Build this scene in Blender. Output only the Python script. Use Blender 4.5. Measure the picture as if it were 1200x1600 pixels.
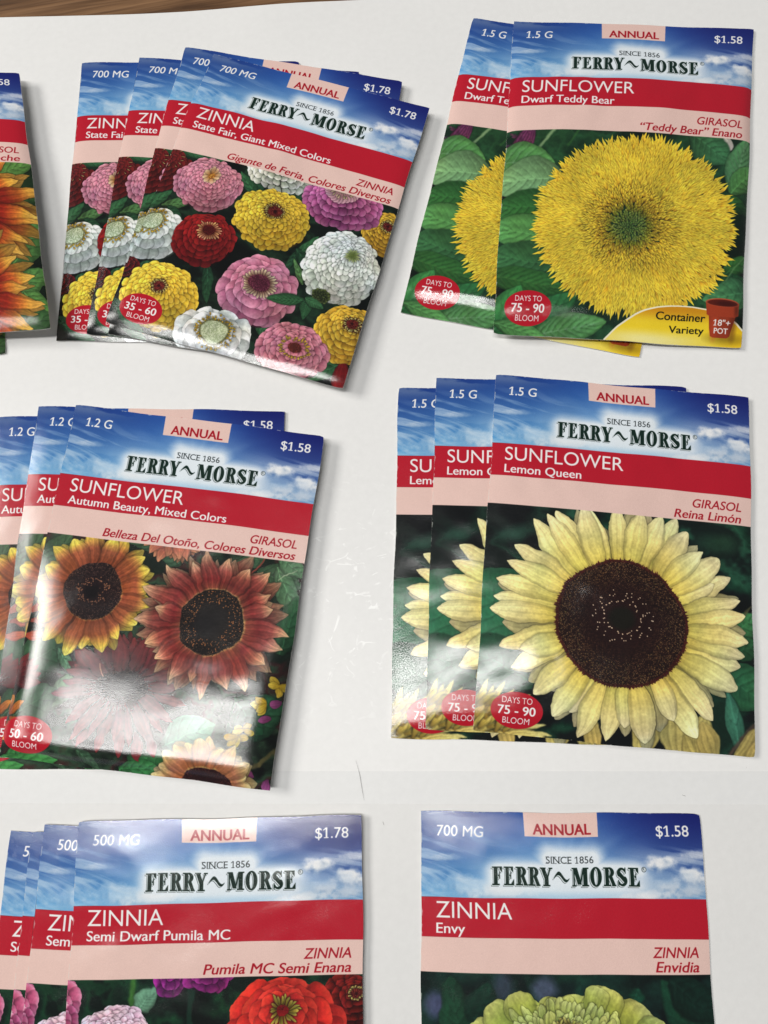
# Seed packets fanned out on a white board, seen from above.  1 Blender unit = 1 m.
import bpy, bmesh, math, time
import numpy as np
from mathutils import Matrix, Vector

T0 = time.time()
scene = bpy.context.scene
for o in list(bpy.data.objects):
    bpy.data.objects.remove(o, do_unlink=True)
MM = 0.001

# ------------------------------------------------------------------ camera
cam_data = bpy.data.cameras.new('camera')
cam = bpy.data.objects.new('camera', cam_data)
scene.collection.objects.link(cam)
scene.camera = cam
right = Vector((0.98590945, -0.16396067, -0.03315796))
up = Vector((0.16727986, 0.9663469, 0.19542547))
back = Vector((0.0, -0.19821848, 0.98015786))
mw = Matrix.Identity(4)
for i in range(3):
    mw[i][0], mw[i][1], mw[i][2] = right[i], up[i], back[i]
mw.translation = Vector((0, 0, 243.13 * MM))
cam.matrix_world = mw
cam_data.sensor_fit = 'HORIZONTAL'
cam_data.sensor_width = 36.0
cam_data.lens = 36.0 * 1202.24 / 1200.0
cam_data.clip_start = 0.01
cam_data.clip_end = 50.0

# ------------------------------------------------------------------ world and lamps (an office room lit by ceiling panels)
world = bpy.data.worlds.new('World')
scene.world = world
world.use_nodes = True
bg = world.node_tree.nodes['Background']
bg.inputs['Color'].default_value = (0.90, 0.95, 1.0, 1)
bg.inputs['Strength'].default_value = 0.11

def area(name, loc, sx, sy, power, col, target=(0, 0.08, 0)):
    d = bpy.data.lights.new(name, 'AREA')
    d.shape = 'RECTANGLE'; d.size = sx; d.size_y = sy
    d.energy = power; d.color = col
    o = bpy.data.objects.new(name, d)
    o.location = loc
    v = Vector(loc) - Vector(target)
    o.rotation_euler = v.to_track_quat('Z', 'Y').to_euler()
    scene.collection.objects.link(o)
    return o
def flat_area(name, loc, sx, sy, rz, power, col):
    o = area(name, loc, sx, sy, power, col)
    o.rotation_euler = (0, 0, rz)
    return o
flat_area('ceiling_panel_near', (-0.60, -0.02, 2.2), 1.40, 0.22, math.radians(-9), 28.0, (1.0, 0.985, 0.96))
area('ceiling_panel_left', (-2.8, 1.2, 2.3), 1.5, 1.1, 86.0, (1.0, 0.97, 0.93))

scene.view_settings.view_transform = 'Standard'
scene.view_settings.look = 'None'
scene.view_settings.exposure = 0.07
scene.view_settings.gamma = 1.0
scene.render.engine = 'CYCLES'

# ------------------------------------------------------------------ a small painter: the printed fronts of the packets
# canvas units: a packet front is 400 wide and 546 high, v runs downwards
S = 2.3
CW, CH = int(400 * S), int(546 * S)
rng = np.random.default_rng(7)

def col(*c):
    return np.array(c, np.float32) / 255.0

def smooth(a, b, x):
    t = np.clip((x - a) / (b - a), 0, 1)
    return t * t * (3 - 2 * t)

def vnoise(w, h, cx, cy, seed):
    r = np.random.default_rng(seed)
    g = r.random((cy + 3, cx + 3)).astype(np.float32)
    y = np.linspace(0, cy, h, endpoint=False); x = np.linspace(0, cx, w, endpoint=False)
    yi = y.astype(int); xi = x.astype(int)
    fy = (y - yi); fx = (x - xi)
    fy = (fy * fy * (3 - 2 * fy))[:, None]; fx = (fx * fx * (3 - 2 * fx))[None, :]
    a = g[np.ix_(yi, xi)]; b = g[np.ix_(yi, xi + 1)]; c = g[np.ix_(yi + 1, xi)]; d = g[np.ix_(yi + 1, xi + 1)]
    return ((a * (1 - fx) + b * fx) * (1 - fy) + (c * (1 - fx) + d * fx) * fy).astype(np.float32)

def fbm(w, h, cx, cy, seed, octs=4, gain=0.5):
    o = np.zeros((h, w), np.float32); a = 1.0; n = 0
    for k in range(octs):
        o += a * vnoise(w, h, cx * 2 ** k, cy * 2 ** k, seed + 17 * k); n += a; a *= gain
    return o / n

YY, XX = np.mgrid[0:CH, 0:CW].astype(np.float32)
UX = XX / S; VY = YY / S
GRAIN = rng.normal(0, 1, (CH, CW)).astype(np.float32)
FN = fbm(CW, CH, 90, 120, 3, 3, 0.7) - 0.5

def new_canvas(c):
    a = np.empty((CH, CW, 3), np.float32); a[:] = c; return a

def clipbox(x0, y0, x1, y1):
    return (max(0, int(x0 * S) - 2), max(0, int(y0 * S) - 2), min(CW, int(x1 * S) + 3), min(CH, int(y1 * S) + 3))

def put(C, box, m, c):
    x0, y0, x1, y1 = box
    m = m[..., None]
    C[y0:y1, x0:x1] = C[y0:y1, x0:x1] * (1 - m) + c * m

def lerp(a, b, t):
    return a + (b - a) * t[..., None]

def petal(C, bx, by, ang, L, W, ramp, tip=0.5, base=0.35, mid=0.55, vein=0.12, nvein=5, edge=0.25, shadow=0.35, soft=0.8, bend=0.0, side=0.0, alpha=1.0, cup=0.0):
    # one painted petal, leaf or floret.  ramp: [(s, colour)...]; tip: roundness (small = pointed)
    R = max(L, W) * 1.1 + 3
    mx, my = bx + math.cos(ang) * L * 0.5, by + math.sin(ang) * L * 0.5
    R = math.hypot(L * 0.5, W * 0.5) + 2.5 + abs(bend) * L
    box = clipbox(mx - R, my - R, mx + R, my + R)
    x0, y0, x1, y1 = box
    if x1 <= x0 or y1 <= y0: return
    dx = UX[y0:y1, x0:x1] - bx; dy = VY[y0:y1, x0:x1] - by
    c, s_ = math.cos(ang), math.sin(ang)
    s = (dx * c + dy * s_) / L
    t = (-dx * s_ + dy * c) - bend * L * s * s
    sc = np.clip(s, 0, 1)
    prof = np.where(sc < mid, base + (1 - base) * np.sin(np.clip(sc / mid, 0, 1) * math.pi / 2),
                    np.clip(1 - np.clip((sc - mid) / (1 - mid), 0, 1) ** (1 + 1.6 * tip), 0, 1) ** (1.0 - 0.5 * tip))
    hw = W * 0.5 * prof
    d = np.minimum(hw - np.abs(t), np.minimum(s * L + 0.5, (1 - s) * L))   # rough inside distance in units
    if shadow > 0:
        ms = np.clip((d + 2.2) / 3.4, 0, 1) * shadow * alpha
        ms = np.where(s > -0.05, ms, 0)
        put(C, box, ms, np.float32(0.03))
    m = np.clip(d * S * soft + 0.5, 0, 1) * alpha
    if m.max() <= 0: return
    rs = [r[0] for r in ramp]
    col_ = np.stack([np.interp(sc, rs, [r[1][k] for r in ramp]) for k in range(3)], -1).astype(np.float32)
    tt = t / np.maximum(hw, 0.3)
    ph = (bx * 1.7 + by * 2.3) % 6.28
    v = 1 + vein * (np.cos(tt * nvein * 2.2 + ph + FN[y0:y1, x0:x1] * 1.2) * 0.45 + np.cos(tt * nvein * 4.9 + ph * 3) * 0.3 + FN[y0:y1, x0:x1] * 0.35)
    v = v - edge * smooth(0.55, 1.05, np.abs(tt)) * 0.6 - side * tt * 0.5
    if cup: v = v + cup * (sc - 0.5)
    put(C, box, m, np.clip(col_ * v[..., None], 0, 1))

def ellipse(C, cx, cy, rx, ry, c, soft=1.0, rot=0.0, alpha=1.0):
    R = max(rx, ry) + soft + 1
    box = clipbox(cx - R, cy - R, cx + R, cy + R)
    x0, y0, x1, y1 = box
    if x1 <= x0 or y1 <= y0: return
    dx = UX[y0:y1, x0:x1] - cx; dy = VY[y0:y1, x0:x1] - cy
    a, b = math.cos(rot), math.sin(rot)
    p = (dx * a + dy * b) / rx; q = (-dx * b + dy * a) / ry
    r = np.sqrt(p * p + q * q)
    m = np.clip((1 - r) * min(rx, ry) / soft + 0.5, 0, 1) * alpha
    put(C, box, m, c)

def stroke(C, pts, w, c, alpha=1.0, soft=0.6, w1=None):
    w1 = w if w1 is None else w1
    n = len(pts) - 1
    for i in range(n):
        (ax, ay), (bx, by) = pts[i], pts[i + 1]
        wa = w + (w1 - w) * i / n; wb = w + (w1 - w) * (i + 1) / n
        box = clipbox(min(ax, bx) - w, min(ay, by) - w, max(ax, bx) + w, max(ay, by) + w)
        x0, y0, x1, y1 = box
        if x1 <= x0 or y1 <= y0: continue
        px = UX[y0:y1, x0:x1] - ax; py = VY[y0:y1, x0:x1] - ay
        ex, ey = bx - ax, by - ay
        h = np.clip((px * ex + py * ey) / (ex * ex + ey * ey + 1e-6), 0, 1)
        d = np.hypot(px - ex * h, py - ey * h)
        m = np.clip(((wa + (wb - wa) * h) * 0.5 - d) / soft + 0.5, 0, 1) * alpha
        put(C, box, m, c)

def poly(C, pts, c, soft=0.5, alpha=1.0):
    xs = [p[0] for p in pts]; ys = [p[1] for p in pts]
    box = clipbox(min(xs), min(ys), max(xs), max(ys))
    x0, y0, x1, y1 = box
    if x1 <= x0 or y1 <= y0: return
    acc = np.zeros((y1 - y0, x1 - x0), np.float32)
    for oy in (-0.33, 0, 0.33):
        for ox in (-0.33, 0, 0.33):
            X = UX[y0:y1, x0:x1] + ox / S; Y = VY[y0:y1, x0:x1] + oy / S
            ins = np.zeros(X.shape, bool)
            j = len(pts) - 1
            for i in range(len(pts)):
                (ax, ay), (bx, by) = pts[i], pts[j]
                if ay != by:
                    ins ^= ((ay > Y) != (by > Y)) & (X < (bx - ax) * (Y - ay) / (by - ay) + ax)
                j = i
            acc += ins
    put(C, box, acc / 9 * alpha, c)

def dots(C, xs, ys, r, cols, alpha=1.0):
    # many small round dots at once
    k = int(math.ceil(float(np.max(r)) * S)) + 1
    px = np.asarray(xs) * S; py = np.asarray(ys) * S
    ix = np.round(px).astype(int); iy = np.round(py).astype(int)
    r = np.broadcast_to(np.asarray(r, np.float32), px.shape); cols = np.broadcast_to(cols, px.shape + (3,))
    for oy in range(-k, k + 1):
        for ox in range(-k, k + 1):
            X = ix + ox; Y = iy + oy
            m = np.clip(r * S - np.hypot(X - px, Y - py) + 0.5, 0, 1) * alpha
            ok = (m > 0) & (X >= 0) & (Y >= 0) & (X < CW) & (Y < CH)
            if not ok.any(): continue
            a = m[ok][:, None]
            C[Y[ok], X[ok]] = C[Y[ok], X[ok]] * (1 - a) + cols[ok] * a

# ---- lettering: triangulated glyphs of the built-in font, rasterised
def glyph_tris(s, shear=0.0, weight=0.0):
    cu = bpy.data.curves.new('t', 'FONT'); cu.body = s; cu.shear = shear; cu.resolution_u = 6
    cu.size = 1.0; cu.fill_mode = 'FRONT'
    ob = bpy.data.objects.new('t', cu)
    me = ob.to_mesh()
    me.calc_loop_triangles()
    v = np.empty(len(me.vertices) * 3, np.float32); me.vertices.foreach_get('co', v); v = v.reshape(-1, 3)[:, :2]
    t = np.empty(len(me.loop_triangles) * 3, np.int32); me.loop_triangles.foreach_get('vertices', t)
    ob.to_mesh_clear(); bpy.data.objects.remove(ob); bpy.data.curves.remove(cu)
    return v, t.reshape(-1, 3)

CAPH = None
def text(C, s, x, base, cap, c, width=None, anchor='l', shear=0.0, weight=0.0, alpha=1.0, rot=0.0):
    global CAPH
    if CAPH is None:
        v, _ = glyph_tris('H'); CAPH = float(v[:, 1].max())
    v, tr = glyph_tris(s, shear, weight)
    if len(v) == 0: return
    for i, ch in enumerate(s):
        if ch != '1': continue          # give the figure one its flag and foot
        a, _ = glyph_tris(s[:i + 1], shear); b, _ = glyph_tris('1', 0.0)
        wd = b[:, 0].max() - b[:, 0].min(); xr = a[:, 0].max() - (shear * CAPH if shear else 0); xl = xr - wd
        q = np.array([(xl + .01, 1), (xl - .24, .80), (xl - .24, .70), (xl + .01, .86), (xl - .17, .09), (xr + .17, .09), (xr + .17, 0), (xl - .17, 0)], np.float32)
        q[:, 0] = xl + (q[:, 0] - xl) * CAPH; q[:, 1] *= CAPH
        q[:, 0] += q[:, 1] * shear
        n0 = len(v); v = np.vstack([v, q]); tr = np.vstack([tr, np.array([(0, 1, 2), (0, 2, 3), (4, 5, 6), (4, 6, 7)]) + n0])
    v = v / CAPH * cap
    x0, x1 = v[:, 0].min(), v[:, 0].max()
    k = (width / (x1 - x0)) if width else 1.0
    X = (v[:, 0] - x0) * k; w = (x1 - x0) * k
    X = X + (x if anchor == 'l' else x - w if anchor == 'r' else x - w / 2)
    Y = base - v[:, 1]
    if rot:
        a, b = math.cos(rot), math.sin(rot); X, Y = x + (X - x) * a - (Y - base) * b, base + (X - x) * b + (Y - base) * a
    box = clipbox(X.min() - 1, Y.min() - 1, X.max() + 1, Y.max() + 1)
    bx0, by0, bx1, by1 = box
    if bx1 <= bx0 or by1 <= by0: return
    Q = 4
    M = np.zeros(((by1 - by0) * Q, (bx1 - bx0) * Q), bool)
    PX = (X * S - bx0) * Q; PY = (Y * S - by0) * Q
    for a, b, d in tr:
        xs = PX[[a, b, d]]; ys = PY[[a, b, d]]
        i0 = max(0, int(xs.min())); i1 = min(M.shape[1], int(xs.max()) + 2); j0 = max(0, int(ys.min())); j1 = min(M.shape[0], int(ys.max()) + 2)
        if i1 <= i0 or j1 <= j0: continue
        gx = np.arange(i0, i1)[None, :] + 0.5; gy = np.arange(j0, j1)[:, None] + 0.5
        e0 = (xs[1] - xs[0]) * (gy - ys[0]) - (ys[1] - ys[0]) * (gx - xs[0])
        e1 = (xs[2] - xs[1]) * (gy - ys[1]) - (ys[2] - ys[1]) * (gx - xs[1])
        e2 = (xs[0] - xs[2]) * (gy - ys[2]) - (ys[0] - ys[2]) * (gx - xs[2])
        M[j0:j1, i0:i1] |= ((e0 >= 0) & (e1 >= 0) & (e2 >= 0)) | ((e0 <= 0) & (e1 <= 0) & (e2 <= 0))
    for _ in range(int(round(max(0.0, weight) * cap * S * Q))):      # bolder: grow the strokes by whole sub-pixels
        N = M.copy(); N[:, 1:] |= M[:, :-1]; N[:, :-1] |= M[:, 1:]
        if _ % 2: N[1:] |= M[:-1]; N[:-1] |= M[1:]
        M = N
    m = M.reshape(by1 - by0, Q, bx1 - bx0, Q).mean((1, 3)).astype(np.float32) * alpha
    put(C, box, m, c)

# ---- the condensed slab-serif capitals of the wordmark, as shapes on a 0..100 grid
def slab(ch, x, y):
    r = lambda a, b, c, d: (x >= a) & (x <= c) & (y >= b) & (y <= d)
    def hp(x1, y1, x2, y2, w):       # a slanted bar of horizontal width w
        xc = x1 + (x2 - x1) * (y - y1) / (y2 - y1)
        return (np.abs(x - xc) <= w / 2) & (y >= min(y1, y2)) & (y <= max(y1, y2))
    if ch in 'FE':
        m = r(13, 0, 40, 100) | r(0, 92, 70, 100) | r(0, 0, 54, 8) | r(43, 47, 54, 56) | r(50, 34, 57, 69)
        m |= (x > 43) & (x < 73) & (y > 92 - (x - 43) * 0.8) & (y <= 100) & (x > 58 - (y - 72) * 0.2) & (y > 68)
        if ch == 'E':
            m |= r(0, 0, 74, 8) | ((x > 56) & (x < 80) & (y >= 0) & (y < 8 + (x - 56) * 1.15))
        return m
    if ch == 'R':
        m = r(13, 0, 40, 100) | r(0, 92, 46, 100) | r(0, 0, 54, 8)
        o = (((x - 42) / 38) ** 2 + ((y - 74) / 27) ** 2 <= 1) & (x >= 42)
        i = (((x - 40) / 12) ** 2 + ((y - 74) / 18) ** 2 <= 1) & (x >= 42)
        m |= o & ~i
        m |= hp(52, 52, 76, 4, 27) | r(60, 0, 92, 8)
        return m
    if ch == 'Y':
        m = r(28, 0, 58, 48) | r(16, 0, 70, 8) | hp(14, 100, 43, 40, 31) | hp(74, 100, 48, 40, 11)
        return m | r(-6, 92, 38, 100) | r(60, 92, 90, 100)
    if ch == 'M':
        m = r(8, 0, 18, 100) | r(78, 0, 108, 100) | r(-2, 0, 28, 8) | r(68, 0, 118, 8) | r(-2, 92, 34, 100) | r(80, 92, 118, 100)
        return m | hp(22, 100, 52, 10, 29) | hp(82, 100, 56, 10, 11)
    if ch == 'O':
        o = ((x - 43) / 43) ** 2 + ((y - 50) / 53) ** 2 <= 1
        i = ((x - 43) / 14) ** 2 + ((y - 50) / 44) ** 2 <= 1
        return o & ~i
    if ch == 'S':
        m = np.zeros(x.shape, bool)
        for th in np.linspace(0, 1, 60):
            # spine of the S
            a = th * 2 * math.pi
            if th < 0.5:
                q = math.pi * 0.15 + th * 2 * math.pi * 1.05; cx, cy = 35 + 24 * math.cos(q), 74 + 19 * math.sin(q)
            else:
                q = math.pi * 0.25 - (th - 0.5) * 2 * math.pi * 1.15; cx, cy = 37 + 26 * math.cos(q), 27 + 20 * math.sin(q)
            w = 7 + 8 * math.exp(-((th - 0.5) / 0.2) ** 2)
            m |= ((x - cx) / w) ** 2 + ((y - cy) / (w * 0.85)) ** 2 <= 1
        for k in range(20):
            t = k / 19; cx = 16 + 42 * t; cy = 66 - 34 * t
            m |= ((x - cx) / 14) ** 2 + ((y - cy) / 12) ** 2 <= 1
        return (m & (y >= -2) & (y <= 102)) | r(58, 68, 66, 100) | r(4, 0, 12, 34)
    if ch == '~':
        yc = 50 + 20 * np.sin((x - 12) / 100 * 2 * math.pi + 0.35); th = 3 + 9 * np.clip(np.sin(np.clip(x / 100, 0, 1) * math.pi), 0, 1) ** 1.3
        return (np.abs(y - yc) < th) & (x > 0) & (x < 100)
    return r(0, 0, 60, 100)

def slab_word(C, letters, base, cap, c, dx=0.0, dy=0.0):
    Q = 3
    for ch, x, w in letters:
        box = clipbox(x - 3 + dx, base - cap - 3 + dy, x + w + 4 + dx, base + 3 + dy)
        x0, y0, x1, y1 = box
        gy, gx = np.mgrid[0:(y1 - y0) * Q, 0:(x1 - x0) * Q].astype(np.float32)
        U = (x0 + (gx + 0.5) / Q) / S; V = (y0 + (gy + 0.5) / Q) / S
        nat = {'M': 116, 'O': 86, 'S': 72, 'F': 73, 'E': 80, 'R': 92, 'Y': 84, '~': 100}[ch]
        m = slab(ch, (U - x - dx) / w * nat, (base + dy - V) / cap * 100)
        m = m.reshape(y1 - y0, Q, x1 - x0, Q).mean((1, 3)).astype(np.float32)
        put(C, box, m, c)

RED = col(192, 28, 50); PINK = col(238, 206, 196); WHITE = col(246, 244, 242); INK = col(176, 24, 42)
LOGO = [('F', 100.5, 14.5), ('E', 117.3, 14.5), ('R', 134, 17.0), ('R', 151.5, 17.0), ('Y', 169.5, 15.5), ('~', 187.5, 22),
        ('M', 213.5, 23), ('O', 238.8, 16.5), ('R', 257.5, 17.5), ('S', 277, 13), ('E', 292.5, 15.5)]

def header(C, weight, price, title, tw, sub, sw, es1, e1, es2, e2):
    # blue sky with cloud streaks
    n = int(114 * S)
    u = UX[:n]; v = VY[:n]
    t = np.clip(v / 112, 0, 1)
    mid = np.exp(-((u - 190) / 110) ** 2)
    top = lerp(col(30, 62, 138), col(22, 30, 112), smooth(60, 330, u)); top = lerp(top, col(44, 96, 178), mid * 0.8)
    low = lerp(col(104, 172, 220), col(100, 150, 198), smooth(200, 400, u))
    sky = lerp(top, low, np.clip(t ** 1.15 + mid * 0.12, 0, 1))
    rot = fbm(CW, n, 7, 10, 31, 5, 0.55)
    warp = (vnoise(CW, n, 4, 3, 8) - 0.5) * 26
    sx = np.clip((UX[:n] * 0.9 + VY[:n] * 0.2), 0, 399); sy = np.clip(v * 1.0 - u * 0.22 + warp + 90, 0, 300)
    big = fbm(400, 300, 5, 34, 77, 4, 0.6)
    st = big[sy.astype(int) % 300, sx.astype(int) % 400]
    left = smooth(170, 20, u)
    sky = lerp(sky, col(214, 228, 240), np.clip((st - 0.52) * 3.2, 0, 0.55) * left * smooth(8, 60, v))
    sky = lerp(sky, col(150, 165, 190), np.clip((rot - 0.5) * 4.5, 0, 0.5) * smooth(22, 5, v) * smooth(120, 20, u))
    sky = lerp(sky, col(225, 235, 244), np.clip((st - 0.5) * 3, 0, 0.5) * smooth(250, 390, u) * smooth(38, 60, v))
    sky = lerp(sky, col(196, 220, 238), smooth(.42, .7, rot) * .55 * smooth(50, 112, v))
    # pale rays fanning from behind the name
    for a, w, k in ((-2.2, .10, .20), (-1.75, .07, .16), (-1.35, .09, .22), (-0.95, .07, .18), (-2.7, .09, .12), (-0.55, .07, .16)):
        an = np.arctan2(v - 78, u - 205)
        sky = lerp(sky, col(170, 205, 235), np.exp(-((an - a) / w) ** 2) * k * smooth(8, 60, v))
    d = np.hypot(np.maximum(np.abs(u - 205) - 96, 0), np.maximum(np.abs(v - 86) - 8, 0) * 1.25)
    d2 = np.hypot(np.maximum(np.abs(u - 212) - 30, 0), np.maximum(np.abs(v - 62) - 2, 0))
    d = np.minimum(d, d2 + 2) + (rot - 0.5) * 7
    sky = lerp(sky, col(240, 246, 250), np.clip(smooth(30, 3, d) * .9 + smooth(70, 10, d) * .22, 0, .97))
    sky = lerp(sky, col(205, 226, 240), smooth(90, 114, v) * 0.55 * np.exp(-((u - 210) / 150) ** 2))
    C[:n] = sky
    cn = fbm(CW, n, 26, 8, 55, 5, 0.6)
    def cloud(cx, cy, rx, ry, a, c=(246, 246, 246)):
        m = smooth(1.35, 0.35, np.hypot((u - cx) / (rx * 1.12), (v - cy) / (ry * 1.15)) + (cn - 0.5) * 1.5) * a
        C[:n] = lerp(C[:n], lerp(col(*c), col(168, 186, 206), np.clip((v - cy) / ry * 0.8 + (cn - .5) * 2, 0, 1)), m)
    cloud(60, 100, 40, 12, .55, (226, 236, 244)); cloud(110, 108, 40, 8, .5); cloud(320, 100, 34, 12, .5, (214, 226, 238)); cloud(338, 66, 19, 8, 0.95); cloud(348, 61, 7, 5, 0.9); cloud(325, 70, 14, 4, 0.6)
    cloud(384, 82, 19, 10, 1.0); cloud(374, 77, 8, 4, 0.7); cloud(396, 88, 12, 8, 0.9)
    cloud(350, 98, 18, 6, 0.85, (225, 232, 240)); cloud(378, 102, 22, 6, 0.8, (215, 224, 234)); cloud(330, 106, 26, 5, 0.6); cloud(395, 54, 26, 5, 0.55); cloud(372, 60, 30, 5, .35); cloud(355, 88, 40, 12, .4, (190, 208, 228)); cloud(385, 98, 30, 10, .5, (200, 212, 226))
    cloud(300, 110, 30, 4, 0.5); cloud(30, 62, 22, 4, 0.35)
    poly(C, [(147, -2), (253, -2), (252.5, 32), (148, 31.5)], PINK)
    text(C, 'ANNUAL', 201.5, 28.8, 14.0, INK, width=82, anchor='c', weight=0.035)
    text(C, weight, 23, 33.5, 14.2, WHITE, width=None if False else {'1.5 G': 43, '1.2 G': 42, '700 MG': 66, '500 MG': 66}[weight], shear=0.08, weight=0.016)
    text(C, price, 381, 30.8, 14.2, WHITE, width=46, anchor='r', weight=0.016)
    # since line, light roman capitals with little serifs
    text(C, 'SINCE 1856', 211, 66.5, 9.0, col(40, 48, 50), width=67, anchor='c', weight=-0.006)
    for x0, w0 in ((178.6, 3.2), (186.2, 3.2), (190.5, 2.6), (196.6, 2.6), (208.5, 4.4)):
        for yy in (57.7, 66.2): stroke(C, [(x0 - w0 / 2, yy), (x0 + w0 / 2, yy)], .7, col(40, 48, 50), .8, soft=.4)
    dk = col(14, 44, 34)
    slab_word(C, LOGO, 96.5, 24.5, col(70, 84, 84), -1.5, 1.6)
    slab_word(C, LOGO, 96.5, 24.5, col(240, 246, 250), -0.9, 1.0)
    slab_word(C, LOGO, 96.5, 24.5, dk)
    ellipse(C, 314.5, 74, 3.4, 3.4, col(50, 60, 60), 0.5); ellipse(C, 314.5, 74, 2.7, 2.7, col(230, 238, 242), 0.5)
    text(C, 'R', 314.5, 75.8, 3.6, col(50, 60, 60), anchor='c')
    # red band, pink band, with the gentle wave the bands have
    w1 = 112.5 + 1.2 * np.cos(UX / 400 * math.pi * 1.4) ; w2 = 164.2 + 1.2 * np.cos(UX / 400 * math.pi * 1.4); w3 = 208.5 + 1.0 * np.cos(UX / 400 * math.pi)
    band = np.clip((VY - w1) * S, 0, 1) * np.clip((w2 - VY) * S, 0, 1)
    C[:] = C * (1 - band[..., None]) + RED * band[..., None]
    band = np.clip((VY - w2) * S + 1, 0, 1) * np.clip((w3 - VY) * S, 0, 1)
    C[:] = C * (1 - band[..., None]) + PINK * band[..., None]
    text(C, title, 20.5, 140.6, 21.0, WHITE, width=tw, weight=0.0)
    if sub: text(C, sub, 21, 160.2, 12.8, WHITE, width=sw, weight=0.028)
    text(C, es1, 384, 186.5, 13.0, INK, width=e1, anchor='r', shear=0.2, weight=0.018)
    text(C, es2, 384, 204.3, 12.8, INK, width=e2, anchor='r', shear=0.2, weight=0.028)

def bloom_oval(C, span, cx=52, cy=507, rx=37.5, ry=26.5):
    ellipse(C, cx, cy, rx, ry, col(190, 26, 46), 0.5)
    text(C, 'DAYS TO', cx, cy - 9.6, 8.6, WHITE, width=43, anchor='c')
    text(C, span, cx, cy + 6.3, 12.0, WHITE, width=53, anchor='c', weight=0.04)
    text(C, 'BLOOM', cx, cy + 19.0, 8.6, WHITE, width=38, anchor='c', weight=0.0)

def soften(C, r):
    # out-of-focus background of the printed photograph
    k = max(1, int(r * S))
    for _ in range(2):
        for ax in (0, 1):
            p = np.concatenate([np.repeat(C.take([0], ax), k, ax), C, np.repeat(C.take([-1], ax), k + 1, ax)], ax)
            cs = np.cumsum(p, ax, dtype=np.float64); n = C.shape[ax]
            C[:] = ((cs.take(range(2 * k, 2 * k + n), ax) - cs.take(range(0, n), ax)) / (2 * k)).astype(np.float32)

def naturalise(C, seed, warp=1.0, sat=0.9, light=0.16):
    # growth is never regular: bend every outline a little, vary light and tone, as in a photograph of real flowers
    a = (fbm(CW, CH, 16, 22, seed, 2) - .5) * 6.5 * warp; b = (fbm(CW, CH, 16, 22, seed + 1, 2) - .5) * 6.5 * warp
    a += (fbm(CW, CH, 70, 95, seed + 2, 2) - .5) * 1.7 * warp; b += (fbm(CW, CH, 70, 95, seed + 3, 2) - .5) * 1.7 * warp
    x = np.clip(XX + a * S, 0, CW - 1.001); y = np.clip(YY + b * S, 0, CH - 1.001)
    xi = x.astype(int); yi = y.astype(int); fx = (x - xi)[..., None]; fy = (y - yi)[..., None]
    xj = np.minimum(xi + 1, CW - 1); yj = np.minimum(yi + 1, CH - 1)
    o = (C[yi, xi] * (1 - fx) + C[yi, xj] * fx) * (1 - fy) + (C[yj, xi] * (1 - fx) + C[yj, xj] * fx) * fy
    l = 1 + light * 2 * (fbm(CW, CH, 14, 19, seed + 4, 3) - .5) + light * 1.3 * (fbm(CW, CH, 110, 150, seed + 5, 2) - .5)
    o = o * l[..., None]
    g = o.mean(-1, keepdims=True); o = g + (o - g) * sat
    t = (fbm(CW, CH, 9, 12, seed + 6, 2) - .5)[..., None]
    C[:] = np.clip(o * (1 + t * np.array([.10, .02, -.10], np.float32)), 0, 1)

def finish(C, name, gain=1.0):
    # ink density, dot grain; then into an image owned by the blend data
    C = C * (1 + 0.016 * GRAIN[..., None]) + 0.004 * GRAIN[..., None]
    ed = np.minimum(np.minimum(UX, 400 - UX), np.minimum(VY, 546 - VY))
    wn = fbm(CW, CH, 60, 80, 91, 3, .7)
    wear = np.clip((wn - .56 - ed * .16) * 9, 0, .6)
    C = C * (1 - wear[..., None]) + col(226, 222, 214) * wear[..., None]
    C = np.clip(C * gain, 0.0, 1.0)
    C = 0.965 * (C * (1 - .16 * (1 - C) * (1 - C * .4)))
    img = bpy.data.images.new(name, CW, CH, alpha=False)
    a = np.ones((CH, CW, 4), np.float32); a[..., :3] = C[::-1]
    img.pixels.foreach_set(a.ravel()); img.update(); img.pack()
    return img

# ------------------------------------------------------------------ the seven printed designs
def U(a, b): return float(rng.uniform(a, b))
def jit(c, k=0.05):
    return np.clip(c * (1 + rng.normal(0, k)) + rng.normal(0, k * 0.25, 3), 0, 1).astype(np.float32)

def backdrop(C, v0, cols, seed, cx=5, cy=6, contrast=3.0, gain=1.0):
    n0 = int(v0 * S); h = CH - n0
    f = fbm(CW, h, cx, cy, seed, 5, 0.55); g = fbm(CW, h, cx * 2, cy * 2, seed + 5, 4, 0.6)
    t = np.clip((f - 0.5) * contrast + 0.5, 0, 1) * (len(cols) - 1)
    i = np.clip(t.astype(int), 0, len(cols) - 2); fr = (t - i)[..., None]
    arr = np.stack(cols); out = arr[i] * (1 - fr) + arr[i + 1] * fr
    out = out * (0.75 + 0.5 * g[..., None]) * gain
    C[n0:] = out

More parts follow.
